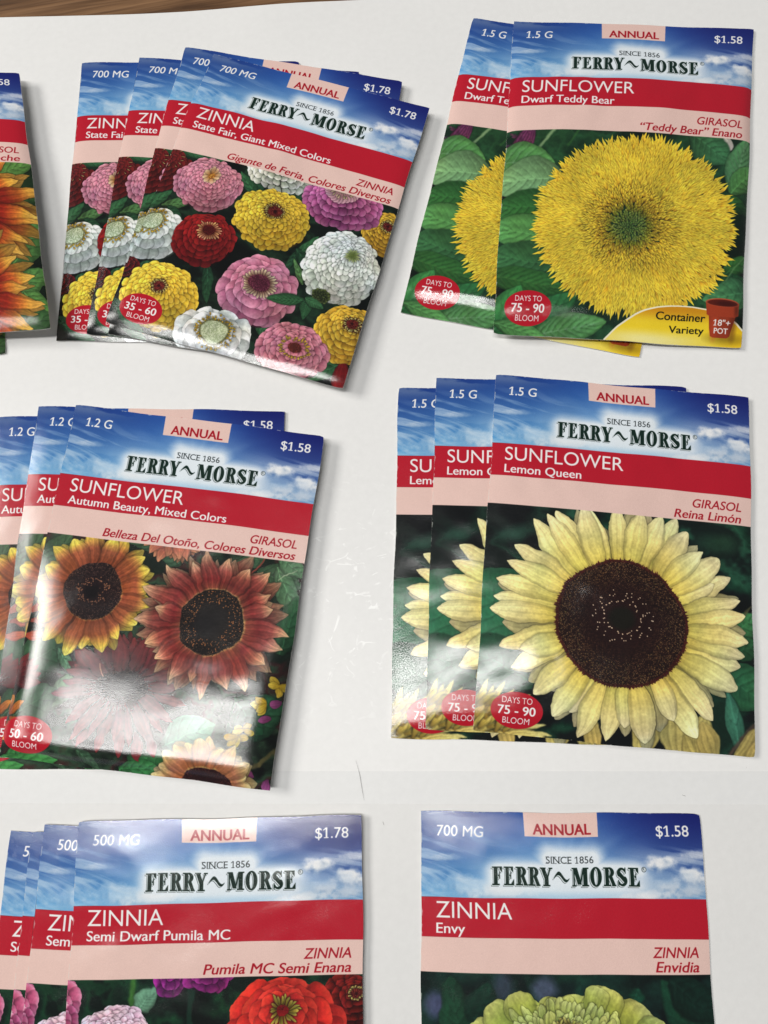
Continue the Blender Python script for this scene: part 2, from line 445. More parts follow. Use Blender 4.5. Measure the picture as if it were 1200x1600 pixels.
def leaf(C, x0, y0, x1, y1, W, c, veins=7, mid=0.42, tip=0.5, dark=0.3, lightc=None, bend=0.0, ruffle=0.0):
    L = math.hypot(x1 - x0, y1 - y0); a = math.atan2(y1 - y0, x1 - x0)
    lc = np.clip(c * 1.45 + 0.05, 0, 1) if lightc is None else lightc
    petal(C, x0, y0, a, L, W, [(0, c * 0.75), (0.4, c), (1, c * 1.12)], tip=tip, base=0.25, mid=mid, vein=0.10, nvein=3, edge=0.35, shadow=0.55, side=0.16, bend=bend)
    nx, ny = -math.sin(a), math.cos(a)
    def P(s, t):
        tb = t + bend * L * s * s
        return (x0 + math.cos(a) * L * s + nx * tb, y0 + math.sin(a) * L * s + ny * tb)
    def hw(s):
        return W * 0.5 * (0.25 + 0.75 * math.sin(min(s / mid, 1) * math.pi / 2) if s < mid else max(0, 1 - ((s - mid) / (1 - mid)) ** (1 + 1.6 * tip)))
    stroke(C, [P(s, 0) for s in np.linspace(0, 0.95, 9)], 1.5, lc, 0.55, w1=0.5)
    for k in range(veins):
        s = 0.08 + 0.78 * k / veins
        for sg in (-1, 1):
            e = min(0.97, s + 0.2); h = hw(e) * 0.88 * sg
            pts = [P(s, 0), P(s + 0.07, h * 0.45), P(e, h)]
            off = [(p[0] + 0.9, p[1] + 1.5) for p in pts]
            stroke(C, off, 2.8, c * 0.5, dark, soft=2.4)
            stroke(C, [(p[0] - .6, p[1] - 2.0) for p in pts], 2.6, lc, dark * 0.45, soft=2.6)
            stroke(C, pts, 0.8, lc, 0.45, w1=0.3)

def sunflower(C, cx, cy, rc, rpetal, n, ramp, W, seed, layers=2, cy_scale=1.0, a0=0, a1=2 * math.pi, vein=0.14, tip=0.25, rcy=None, jl=0.12, inner=0.85, tips=None, mid=0.5, edge=0.35, base=0.4):
    rcy = rcy or rc
    for ly in range(layers):
        k = n if tips is None else len(tips)
        order = rng.permutation(k)
        for i in order:
            if tips is None or ly < layers - 1:
                a = a0 + (a1 - a0) * (i + 0.5 * (ly % 2) + U(-.25, .25)) / k
                r = rpetal * (1 + U(-jl, jl)) * (1.0 if ly == layers - 1 else 0.97)
                tx, ty = cx + math.cos(a) * r, cy + math.sin(a) * r * cy_scale
            else:
                tx, ty = tips[i]; a = math.atan2(ty - cy, tx - cx)
            bx, by = cx + math.cos(a) * rc * inner, cy + math.sin(a) * rcy * inner
            L = math.hypot(tx - bx, ty - by); aa = math.atan2(ty - by, tx - bx) + U(-.04, .04)
            dk = 0.72 if ly < layers - 1 else 1.0
            rp = [(s, jit(c, 0.035) * dk) for s, c in ramp]
            petal(C, bx, by, aa, L, W * U(.85, 1.15), rp, tip=tip + U(-.05, .25), base=base, mid=mid + U(-.06, .08), vein=vein, nvein=4, edge=edge, shadow=0.42, bend=U(-.10, .10), side=U(-.1, .1))

def seed_disc(C, cx, cy, rx, ry, dark, light, n=2600, ring=None, seed=1, r=0.75, amp=1.0, rim=None, rot=0.0):
    ellipse(C, cx, cy, rx, ry, dark, 1.4)
    k = np.arange(n); ph = k * 2.399963; rr = np.sqrt((k + 0.5) / n)
    g = np.random.default_rng(seed)
    rr = rr + g.normal(0, 0.004, n)
    x = cx + np.cos(ph) * rr * rx; y = cy + np.sin(ph) * rr * ry
    nz = g.random(n)[:, None]
    w = (np.clip((rr - 0.35) / 0.6, 0, 1) * 0.85 + 0.12)[:, None] * amp
    dots(C, x + .35, y + .5, r * 1.15, np.clip(dark * 0.35, 0, 1) + 0 * nz, 0.75)
    dots(C, x, y, r * 0.8 * (0.7 + 0.6 * nz[:, 0]), dark * (1 - w * nz) + light * (w * nz), 0.9)
    if rim is not None:
        m = int(2 * math.pi * rx / 2.2)
        a = np.linspace(0, 2 * math.pi, m, endpoint=False)
        for aa in a:
            l = U(3.5, 8.5)
            petal(C, cx + math.cos(aa) * rx * .955, cy + math.sin(aa) * ry * .955, aa + U(-.3, .3), l, 2.2, [(0, rim * .8), (1, jit(rim, .12))], tip=.1, shadow=0, vein=0, edge=0)

def zinnia(C, cx, cy, rx, ry, kx, ky, c, core='brown', rings=8, seed=0, light=None, shade=None, n0=26, prad=1.0, flat=0.0, corer=0.22, notch=False, pl=0.30, order=1.0, wide=1.0):
    # a domed double bloom: overlapping rings of round petals from the rim up to the eye
    light = np.clip(c * 1.12 + 0.05, 0, 1) if light is None else light
    shade = c * 0.5 if shade is None else shade
    ellipse(C, cx + 1, cy + 2, rx * 0.93, ry * 0.93, shade * 0.5, 3)
    for k in range(rings):
        f = k / (rings - 1)
        ro = 1.0 - (1 - corer - 0.10) * f ** order
        ox, oy = cx + (kx - cx) * f, cy + (ky - cy) * f
        n = max(9, int(n0 * (0.50 + 0.5 * ro)))
        ph = U(0, 6.28)
        idx = list(range(n)); 
        idx.sort(key=lambda i: -abs(math.sin((ph + i * 2 * math.pi / n) / 2 - math.pi / 4)))   # back to front
        for i in idx:
            a = ph + i * 2 * math.pi / n + U(-.5, .5) * 2.2 / n; rj = U(.91, 1.04); wj = U(.82, 1.22)
            tx, ty = ox + math.cos(a) * rx * ro * rj, oy + math.sin(a) * ry * ro * rj
            il = max(0.0, ro - pl * (1.15 if f > .6 else 1.0))
            bx, by = ox + math.cos(a) * rx * il, oy + math.sin(a) * ry * il
            L = math.hypot(tx - bx, ty - by); aa = math.atan2(ty - by, tx - bx)
            W = 2 * math.pi * math.sqrt(rx * ry) * (ro - .04) / n * 1.32 * prad * wide * wj
            lit = (1.06 - 0.24 * max(0, math.sin(a)) * (1 - f) - 0.07 * math.cos(a)) * U(.93, 1.05)
            lc = jit(light, 0.03) * lit; mc = jit(c, 0.03) * lit
            petal(C, bx, by, aa, L, W, [(0, shade), (0.45, (mc + shade) / 2), (0.72, mc), (1, lc)], tip=0.95, base=0.7, mid=0.62, vein=0.05, nvein=3, edge=0.22, shadow=0.50, side=U(-.06, .06))
    r = corer * (rx + ry) / 2
    if core == 'brown':
        for i in range(30):
            a = i * 2.4; q = r * U(.9, 1.35)
            petal(C, kx + math.cos(a) * q * .7, ky + math.sin(a) * q * .55, a, r * .55, 2.6, [(0, col(70, 25, 20)), (1, col(120, 60, 30))], tip=.3, shadow=.3, vein=0)
        ellipse(C, kx, ky, r * .85, r * .68, col(104, 30, 26), 1.5)
        m = 90; a = rng.uniform(0, 6.28, m); q = np.sqrt(rng.random(m)) * .8
        dots(C, kx + np.cos(a) * q * r, ky + np.sin(a) * q * r * .8, .8, np.where(rng.random(m)[:, None] < .5, col(60, 12, 14), col(142, 50, 36)), .8)
        ellipse(C, kx, ky, r * .25, r * .2, col(50, 10, 12), 2)
        stamens(C, kx, ky, r * .95, r * .8, 26, col(238, 214, 120), 3.2, 2.5)
    elif core == 'pale':
        ellipse(C, kx, ky, r * 1.15, r * 1.0, col(92, 92, 40), 3, alpha=.8)
        stamens(C, kx, ky, r * 1.15, r * 1.0, 40, col(236, 196, 50), 3.6, 3.4); stamens(C, kx, ky, r * 1.3, r * 1.18, 26, col(226, 180, 50), 4.0, 3.0)
        ellipse(C, kx, ky, r, r * .85, col(196, 208, 168), 2)
        m = 260; k_ = np.arange(m); ph = k_ * 2.399963; q = np.sqrt(k_ / m)
        dots(C, kx + np.cos(ph) * q * r * .97, ky + np.sin(ph) * q * r * .83, .62, np.where(rng.random(m)[:, None] < .55, col(120, 140, 96), col(226, 232, 208)), .85)
    elif core == 'gold':
        for i in range(16):
            a = i * 2.4; q = r * (.55 + .05 * i / 2)
            petal(C, kx + math.cos(a) * q * .4, ky + math.sin(a) * q * .4, a, r * .8, r * .55, [(0, col(180, 120, 60)), (1, jit(col(238, 206, 170), .06))], tip=.9, shadow=.5, vein=.05)
        ellipse(C, kx + 1, ky + 1, r * .42, r * .36, col(190, 120, 40), 2)
        m = 40; a = rng.uniform(0, 6.28, m); q = np.sqrt(rng.random(m)) * .42
        dots(C, kx + 1 + np.cos(a) * q * r, ky + 1 + np.sin(a) * q * r, .8, np.where(rng.random(m)[:, None] < .5, col(230, 170, 60), col(120, 60, 20)), .9)
    elif core == 'green':
        for i in range(46):
            a = i * 2.4; q = r * (i / 46) * .8
            petal(C, kx + math.cos(a) * q * .6, ky + math.sin(a) * q * .6, a, r * .6, 1.8, [(0, col(110, 130, 50)), (1, jit(col(216, 222, 160), .08))], tip=.3, shadow=.3, vein=0)

def stamens(C, cx, cy, rx, ry, n, c, L, w):
    for i in range(n):
        a = 2 * math.pi * i / n + U(-.08, .08); q = U(.88, 1.12)
        x, y = cx + math.cos(a) * rx * q, cy + math.sin(a) * ry * q
        petal(C, x, y, a + U(-.5, .5), L * U(.8, 1.4), w * U(.7, 1.1), [(0, c * .6), (1, jit(c, .07))], tip=.8, shadow=.5, vein=0, edge=.2)

# ---- large-flowered zinnias in mixed colours
def art_zinnia_mixed():
    C = new_canvas(col(20, 30, 24))
    backdrop(C, 200, [col(8, 12, 10), col(14, 24, 18), col(30, 58, 38), col(14, 22, 18)], 11)
    G = col(46, 96, 58); G2 = col(34, 74, 46)
    for q in ((150, 245, 195, 205, 26, G), (140, 200, 175, 260, 34, G2), (170, 262, 128, 222, 20, G), (20, 320, 75, 300, 20, col(70, 112, 62)), (-10, 330, 30, 290, 22, G),
              (260, 350, 290, 300, 16, G), (268, 330, 250, 380, 14, G2), (30, 320, 66, 345, 20, G2), (262, 330, 300, 372, 18, G2), (130, 400, 150, 470, 18, G2), (235, 470, 262, 500, 18, G),
              (20, 440, 60, 428, 22, G), (-4, 500, 50, 546, 22, G2), (392, 500, 340, 546, 30, G), (260, 200, 230, 250, 30, G2), (10, 205, 70, 215, 16, G), (290, 392, 262, 350, 12, col(80, 120, 66)),
              (60, 208, 110, 224, 24, G), (240, 215, 205, 240, 26, G2)):
        leaf(C, *q, veins=4)
    soften(C, .7)
    zinnia(C, 0, 250, 50, 44, -8, 222, col(122, 26, 26), 'gold', rings=7, n0=20, corer=.2, light=col(140, 34, 32), shade=col(60, 8, 10))
    stamens(C, 8, 226, 16, 14, 12, col(226, 186, 110), 6, 1.6)
    zinnia(C, 194, 208, 58, 34, 187, 188, col(222, 222, 206), 'pale', rings=5, n0=24, shade=col(140, 150, 130))
    zinnia(C, 392, 262, 42, 44, 391, 246, col(214, 164, 40), 'brown', rings=7, n0=22, shade=col(130, 84, 18))
    zinnia(C, 310, 228, 69, 50, 302, 196, col(186, 92, 146), 'pale', rings=6, n0=26, corer=.22, shade=col(112, 36, 84), light=col(206, 122, 168))
    for i in range(15):
        a = math.pi * (i / 14); petal(C, 302 + math.cos(a) * 12, 202 + math.sin(a) * 6, a, 20, 12, [(0, col(170, 120, 120)), (1, jit(col(222, 168, 184)))], tip=.9, shadow=.5)
    stamens(C, 303, 204, 15, 8, 18, col(226, 206, 150), 6, 2.4)
    zinnia(C, 84, 262, 61, 52, 85, 244, col(204, 122, 142), 'gold', rings=8, n0=28, corer=.26, shade=col(128, 52, 74), light=col(224, 152, 168))
    zinnia(C, 206, 293, 66, 58, 206, 277, col(226, 186, 44), 'brown', rings=8, n0=32, corer=.22, shade=col(150, 104, 20), light=col(242, 208, 70))
    zinnia(C, 0, 440, 24, 20, -8, 436, col(120, 22, 24), 'gold', rings=4, n0=14, shade=col(60, 8, 10))
    zinnia(C, 338, 345, 65, 69, 352, 318, col(214, 222, 212), 'green', rings=9, n0=28, corer=.2, shade=col(138, 152, 136), light=col(236, 240, 232))
    zinnia(C, 22, 374, 60, 50, 14, 352, col(220, 226, 218), 'none', rings=4, n0=17, corer=.3, shade=col(150, 164, 150), light=col(238, 242, 236), pl=.5)
    zinnia(C, 14, 352, 10, 10, 14, 350, col(220, 226, 218), 'pale', rings=2, n0=12, corer=1.75)
    zinnia(C, 110, 362, 55, 50, 113, 345, col(142, 22, 24), 'none', rings=6, n0=20, corer=.3, shade=col(74, 6, 10), light=col(158, 30, 30))
    for i in range(26):
        a = 2 * math.pi * i / 26; petal(C, 113 + math.cos(a) * 10, 345 + math.sin(a) * 8, a, U(8, 13), 3.4, [(0, col(120, 50, 30)), (1, jit(col(224, 176, 120), .08))], tip=.7, shadow=.5)
    seed_disc(C, 113, 344, 11, 9, col(96, 18, 20), col(150, 40, 36), n=120)
    zinnia(C, 72, 480, 68, 62, 67, 463, col(230, 190, 46), 'brown', rings=8, n0=26, corer=.17, shade=col(156, 108, 22), light=col(244, 212, 74))
    zinnia(C, 223, 424, 67, 65, 222, 414, col(196, 116, 146), 'none', rings=4, n0=16, corer=.34, shade=col(122, 48, 82), light=col(216, 146, 170), pl=.5)
    for i in range(30):
        a = 2 * math.pi * i / 30; petal(C, 222 + math.cos(a) * 15, 411 + math.sin(a) * 12, a, U(9, 16), 4.2, [(0, col(110, 60, 50)), (1, jit(col(232, 216, 176), .06))], tip=.8, shadow=.55)
    seed_disc(C, 222, 410, 17, 14, col(120, 40, 66), col(176, 84, 110), n=220, r=.9)
    zinnia(C, 384, 455, 56, 54, 385, 434, col(222, 172, 42), 'brown', rings=7, n0=20, corer=.22, shade=col(140, 92, 20), light=col(240, 200, 70))
    zinnia(C, 304, 508, 60, 50, 309, 500, col(202, 118, 136), 'none', rings=6, n0=20, corer=.26, shade=col(124, 48, 70), light=col(222, 146, 160), pl=.36)
    stamens(C, 309, 502, 20, 15, 34, col(232, 188, 60), 5, 3.4); seed_disc(C, 309, 500, 12, 9, col(110, 40, 34), col(160, 70, 50), n=110)
    zinnia(C, 176, 518, 65, 46, 176, 514, col(218, 224, 224), 'none', rings=3, n0=12, corer=.4, shade=col(150, 164, 168), light=col(238, 242, 244), pl=.55, wide=1.15)
    zinnia(C, 176, 514, 12, 10, 176, 512, col(218, 224, 224), 'pale', rings=2, n0=12, corer=2.0)
    ellipse(C, 324, 401, 15, 13, col(56, 66, 34), 1)
    for i in range(26):
        a = i * 2.4; q = math.sqrt(i / 26) * 11; petal(C, 324 + math.cos(a) * q, 401 + math.sin(a) * q * .85, a, 6, 6, [(0, col(28, 36, 20)), (1, col(112, 128, 62))], tip=.8, shadow=.4)
    leaf(C, 300, 416, 240, 432, 22, col(44, 92, 54)); leaf(C, 304, 412, 305, 452, 20, col(40, 84, 50)); leaf(C, 300, 412, 332, 424, 16, col(52, 100, 60))
    petal(C, 388, 505, 1.4, 44, 30, [(0, col(120, 20, 24)), (1, col(150, 26, 30))], tip=.8)
    leaf(C, 30, 520, -12, 500, 16, G2); leaf(C, 10, 516, 70, 552, 20, G)
    naturalise(C, 301, 1.0, .88)
    header(C, '700 MG', '$1.78', 'ZINNIA', 104, 'State Fair, Giant Mixed Colors', 246, 'ZINNIA', 64, 'Gigante de Feria, Colores Diversos', 286)
    bloom_oval(C, '35 - 60', 51, 508, 36, 26)
    return C

# ---- the shaggy golden double sunflower
def art_teddy():
    C = new_canvas(col(20, 40, 26))
    backdrop(C, 200, [col(10, 20, 14), col(22, 50, 32), col(40, 84, 52), col(20, 44, 30)], 21)
    G = col(84, 140, 78); GD = col(50, 102, 50); GL = col(120, 162, 112)
    petal(C, 42, 200, 2.0, 80, 34, [(0, col(96, 44, 84)), (1, col(120, 60, 96))], tip=.8, vein=.5, nvein=9)
    for i in range(40):
        petal(C, U(0, 36), U(205, 258), U(0, 6.28), 7, 4, [(0, col(70, 30, 60)), (1, jit(col(140, 84, 116), .15))], shadow=.3, alpha=.8)
    stroke(C, [(82, 200), (45, 254)], 5, col(140, 170, 130), .8, soft=2)
    stroke(C, [(120, 204), (100, 236)], 4, col(50, 96, 50), .8, soft=2)
    leaf(C, -20, 262, 80, 268, 70, G, veins=6, lightc=col(150, 190, 160)); leaf(C, 95, 290, -15, 300, 76, GL, veins=7); leaf(C, 90, 340, -20, 345, 60, GD, veins=7)
    leaf(C, 110, 400, -20, 372, 66, G, veins=8); leaf(C, 110, 440, -20, 420, 66, col(56, 104, 62), veins=8)
    leaf(C, 20, 560, 130, 480, 70, col(50, 110, 62), veins=7)
    leaf(C, -20, 452, 116, 476, 44, GD, veins=9, lightc=col(90, 140, 70)); leaf(C, -10, 560, 40, 470, 60, col(56, 120, 66), veins=6)
    leaf(C, 60, 546, 180, 520, 46, G, veins=8, lightc=col(160, 200, 160)); leaf(C, 0, 528, 90, 552, 30, G, veins=6)
    petal(C, 352, 200, 1.35, 34, 26, [(0, col(200, 200, 180)), (1, col(220, 206, 200))], tip=.8)
    leaf(C, 300, 205, 366, 250, 60, col(58, 108, 70), veins=6); leaf(C, 372, 300, 392, 205, 48, col(84, 140, 90), veins=8, lightc=col(160, 200, 160))
    leaf(C, 370, 300, 410, 250, 40, G, veins=5); leaf(C, 350, 310, 405, 330, 30, GD, veins=4)
    backd = col(14, 34, 22)
    ellipse(C, 392, 380, 30, 60, backd, 16, alpha=.8); leaf(C, 360, 440, 410, 400, 30, GD, veins=3)
    leaf(C, 345, 470, 410, 440, 44, col(36, 84, 50), veins=5); leaf(C, 420, 455, 330, 478, 50, col(70, 128, 84), veins=5); stroke(C, [(366, 446), (402, 398)], 2, col(110, 150, 100), .7)
    soften(C, .9)
    cx, cy = 217, 363; kx, ky = 205, 369; N = 6200
    for i in range(N):
        f = (i / N); ro = math.sqrt(max(1e-4, 1 - f)) 
        a = i * 2.399963 + U(-.1, .1)
        w = 1 - ro
        ox, oy = cx + (kx - cx) * min(1, w * 1.6), cy + (ky - cy) * min(1, w * 1.6)
        rr = ro * U(.94, 1.04) if ro > .93 else ro * U(.98, 1.02)
        L = 26 * min(1, ro * 1.5) * U(.7, 1.15) if ro > .42 else (5.5 + 22 * max(0, ro - .16))
        W = 5.0 if ro > .5 else 2.6 + 4.8 * ro
        tx, ty = ox + math.cos(a) * 168 * rr, oy + math.sin(a) * 154 * rr
        aa = a + rng.normal(0, .20)
        bx, by = tx - math.cos(aa) * L, ty - math.sin(aa) * L
        if ro > .33:
            tip = jit(col(254, 228, 78), .03); md = jit(col(248, 208, 60), .03); bs = col(214, 154, 40)
            if ro < .62: md = md * (.93) ; bs = lerp(col(140, 98, 24), bs, np.float32((ro - .33) / .29))
        elif ro > .18:
            q = min(1, (ro - .18) / .11)
            tip = jit(lerp(col(150, 156, 52), col(232, 198, 60), np.float32(q)), .07); md = tip * .8; bs = lerp(col(70, 78, 28), col(156, 112, 32), np.float32(q))
        else:
            tip = jit(lerp(col(96, 136, 70), col(166, 176, 76), np.float32(min(1, ro / .2))), .08); md = tip * .8; bs = col(52, 78, 34)
        shd = .26 if ro < .5 else .12
        petal(C, bx, by, aa, L, W, [(0, bs), (.5, md), (1, tip)], tip=.12 if ro > .3 else .6, base=.5, mid=.42, vein=.06, nvein=2, edge=.18, shadow=shd, bend=U(-.18, .18), side=U(-.1, .1))
    naturalise(C, 311, .8, .98, .12)
    # container badge
    dome = [(float(x), float(y)) for x, y in zip(np.linspace(180, 401, 34), np.interp(np.linspace(180, 401, 34), [180, 184.6, 198, 214, 228, 242, 260, 277.6, 296, 313.4, 342, 370.9, 388, 401], [546, 541.5, 527, 515.3, 506, 499.3, 494, 491.2, 490.0, 490.7, 494, 501.5, 511, 521.5]))] + [(401, 548), (180, 548)]
    poly(C, [(x - 1.8 if x < 300 else x + 2, y - 2.0) for x, y in dome], col(246, 240, 214))
    poly(C, dome, col(214, 150, 24))
    m = np.zeros((CH, CW, 3), np.float32); poly(m, dome, np.float32(1.0)); m = m[..., :1]
    g = np.clip((VY - 492) / 48, 0, 1); gl = np.exp(-((UX - 290) / 60) ** 2)
    ac = lerp(col(214, 152, 26), col(246, 216, 50), smooth(0.05, .5, g)); ac = lerp(ac, col(250, 244, 190), smooth(.6, 1, g) * .8 * np.exp(-((UX - 250) / 90) ** 2)); ac = lerp(ac, col(238, 196, 30), smooth(340, 400, UX) * .8)
    C[:] = C * (1 - m) + ac * m
    text(C, 'Container', 337, 510.5, 10.6, col(24, 26, 10), width=79, anchor='r', weight=.03); text(C, 'Variety', 337, 528.5, 10.6, col(24, 26, 10), width=56, anchor='r', weight=.03)
    ellipse(C, 372, 533, 26, 7, col(120, 96, 16), 10, alpha=.6)
    pot = col(158, 62, 34)
    poly(C, [(341, 496), (386, 496), (378.5, 529), (374, 532), (352, 532), (347.5, 530)], pot)
    for x, k, w in ((352, .35, 14), (382, -.35, 14)): ellipse(C, x, 514, w * .4, 18, pot * (1.35 if k > 0 else .55), 7, alpha=.5)
    poly(C, [(336, 480), (390.5, 479), (389.8, 498), (384, 501), (344, 502), (338, 499)], pot * 1.08)
    ellipse(C, 386, 490, 3, 10, pot * .5, 5, alpha=.6)
    ellipse(C, 363.3, 479.6, 27.4, 6.6, col(190, 92, 60), .8); ellipse(C, 363.3, 480.2, 25.0, 5.4, col(96, 30, 18), .8); ellipse(C, 368, 481, 15, 3.6, col(66, 18, 12), 3, alpha=.8)
    text(C, '18"+', 364.5, 514, 8.2, WHITE, width=27, anchor='c', weight=.02); text(C, 'POT', 364.5, 525.5, 8.2, WHITE, width=22, anchor='c', weight=.025)
    header(C, '1.5 G', '$1.58', 'SUNFLOWER', 183, 'Dwarf Teddy Bear', 151, 'GIRASOL', 75, '\u201cTeddy Bear\u201d Enano', 168)
    bloom_oval(C, '75 - 90', 52, 504, 38, 27)
    return C

# ---- pale lemon sunflower
LEMON_TIPS = [(65, 234), (92, 218), (110, 209.5), (136.9, 205), (153.9, 203), (190.3, 200), (226.8, 198), (258, 205), (286.1, 207.6), (321.4, 248.9), (351.6, 263.1), (367.6, 290.7), (381.9, 325.3), (390.4, 350.5), (390.5, 376.2), (386, 402), (376.8, 425.9), (371.7, 458.1), (341.6, 494.5), (316.4, 523.3), (286, 500), (243.9, 539.7), (215, 520), (190, 540), (150.9, 543.2), (140, 510), (108.8, 514.2), (77.5, 483.6), (45.6, 450.4), (25.0, 415.5), (11.5, 372.4), (18, 345), (22.2, 314.1), (36.4, 286.0), (48.6, 262.7), (300, 225), (340, 300), (60, 430)]
def art_lemon():
    C = new_canvas(col(20, 40, 30))
    backdrop(C, 200, [col(14, 18, 18), col(16, 24, 24), col(18, 52, 38), col(40, 92, 68), col(16, 30, 26)], 34, 4, 5, 3.4)
    C[int(200 * S):] = lerp(C[int(200 * S):], col(18, 20, 22), smooth(330, 220, VY[int(200 * S):]) * smooth(140, 30, UX[int(200 * S):]) * .85)
    ellipse(C, 45, 252, 26, 9, col(60, 110, 90), 12, rot=-.3, alpha=.6); ellipse(C, 350, 240, 30, 14, col(50, 100, 70), 14, alpha=.5)
    leaf(C, 90, 400, -30, 330, 130, col(46, 112, 78), veins=6, lightc=col(90, 150, 110)); leaf(C, 80, 470, -40, 420, 80, col(34, 92, 62), veins=5)
    leaf(C, 350, 430, 420, 470, 70, col(46, 108, 70), veins=5); leaf(C, 360, 380, 410, 340, 40, col(56, 116, 70), veins=4); leaf(C, 360, 400, 412, 385, 36, col(40, 92, 56), veins=4)
    ellipse(C, 350, 505, 26, 40, col(18, 44, 32), 12, rot=.2, alpha=.9); leaf(C, 378, 540, 360, 455, 26, col(60, 120, 96), veins=2)
    stroke(C, [(364, 548), (380, 520), (402, 500)], 6, col(90, 72, 60), .9, soft=3)
    for i in range(7): stroke(C, [(384, 352), (388 + i * 2, 336 - i * 1.5)], 1.2, col(90, 90, 60), .7)
    yb = col(206, 188, 106)
    for bx, by, tx, ty, w in ((250, 480, 240, 560, 40), (275, 470, 290, 560, 44), (300, 520, 330, 560, 40), (322, 545, 325, 488, 30), (345, 560, 322, 500, 30), (372, 560, 402, 505, 22), (392, 560, 406, 520, 22), (160, 500, 175, 560, 26)):
        petal(C, bx, by, math.atan2(ty - by, tx - bx), math.hypot(tx - bx, ty - by), w, [(0, yb * .8), (1, jit(yb * 1.02))], vein=.2)
    # the cluster of loose petals in the lower left corner
    ellipse(C, 20, 545, 60, 30, col(150, 130, 60), 14, alpha=.8)
    for i, (tx, ty) in enumerate([(10, 468), (28, 478), (40, 470), (48, 476), (4, 490), (16, 500), (60, 520), (80, 528), (100, 520), (88, 540), (70, 548), (112, 536), (95, 548), (30, 505), (50, 512)]):
        a = math.atan2(ty - 552, tx + 8); petal(C, -8, 552, a, math.hypot(tx + 8, ty - 552), 15, [(0, col(150, 126, 56)), (.5, jit(col(214, 192, 96), .05)), (1, jit(col(236, 222, 140), .05))], vein=.3, tip=.3, shadow=.7, nvein=5, bend=U(-.1, .1))
    for i in range(24):
        x = U(-5, 60); y = U(500, 546); petal(C, x, y, U(-1.2, -.2), U(20, 46), U(6, 11), [(0, col(140, 112, 44)), (.6, jit(col(214, 188, 90), .07)), (1, jit(col(232, 214, 128), .07))], vein=.3, shadow=.7, tip=.2)
    ramp = [(0, col(196, 172, 70)), (.18, col(228, 208, 104)), (.55, col(243, 228, 146)), (.85, col(246, 234, 168)), (1, col(244, 233, 180))]
    soften(C, .9)
    sunflower(C, 203.8, 371, 97, 172, 36, ramp, 32, 5, layers=2, tips=LEMON_TIPS, vein=.08, tip=.42, rcy=93, inner=.9, mid=.55, base=.5, edge=.3)
    seed_disc(C, 203.8, 371.7, 96, 92, col(48, 24, 22), col(166, 128, 78), n=5200, r=1.0, rim=col(84, 32, 26), amp=.85)
    for rr_ in (60, 72, 83): 
        for k in range(int(rr_ * 1.1)):
            a = U(0, 6.28); petal(C, 203.8 + math.cos(a) * rr_ * U(.93, 1.06), 371.7 + math.sin(a) * rr_ * .96 * U(.93, 1.06), a + U(-.5, .5), 3.2, 1.3, [(0, col(30, 12, 12)), (1, jit(col(168, 136, 88), .12))], shadow=.3, vein=0, tip=.5)
    ellipse(C, 204, 367, 52, 47, col(40, 16, 18), 34, alpha=.55); ellipse(C, 204, 365, 19, 17, col(24, 24, 16), 8, alpha=.9)
    g = np.random.default_rng(5); n = 92; a = np.sort(g.uniform(0, 6.28, n)); a = np.linspace(0, 12.4, n) + g.normal(0, .06, n); q = np.where(np.arange(n) % 2 == 0, g.normal(.66, .05, n), g.normal(.98, .08, n))
    dots(C, 206 + np.cos(a) * 42 * q, 363 + np.sin(a) * 36 * q, .9, col(240, 216, 186), .9)
    naturalise(C, 321, .9, .92, .12)
    header(C, '1.5 G', '$1.58', 'SUNFLOWER', 183, 'Lemon Queen', 118, 'GIRASOL', 74, 'Reina Lim\u00f3n', 102)
    bloom_oval(C, '75 - 90', 59, 511, 37, 26)
    return C

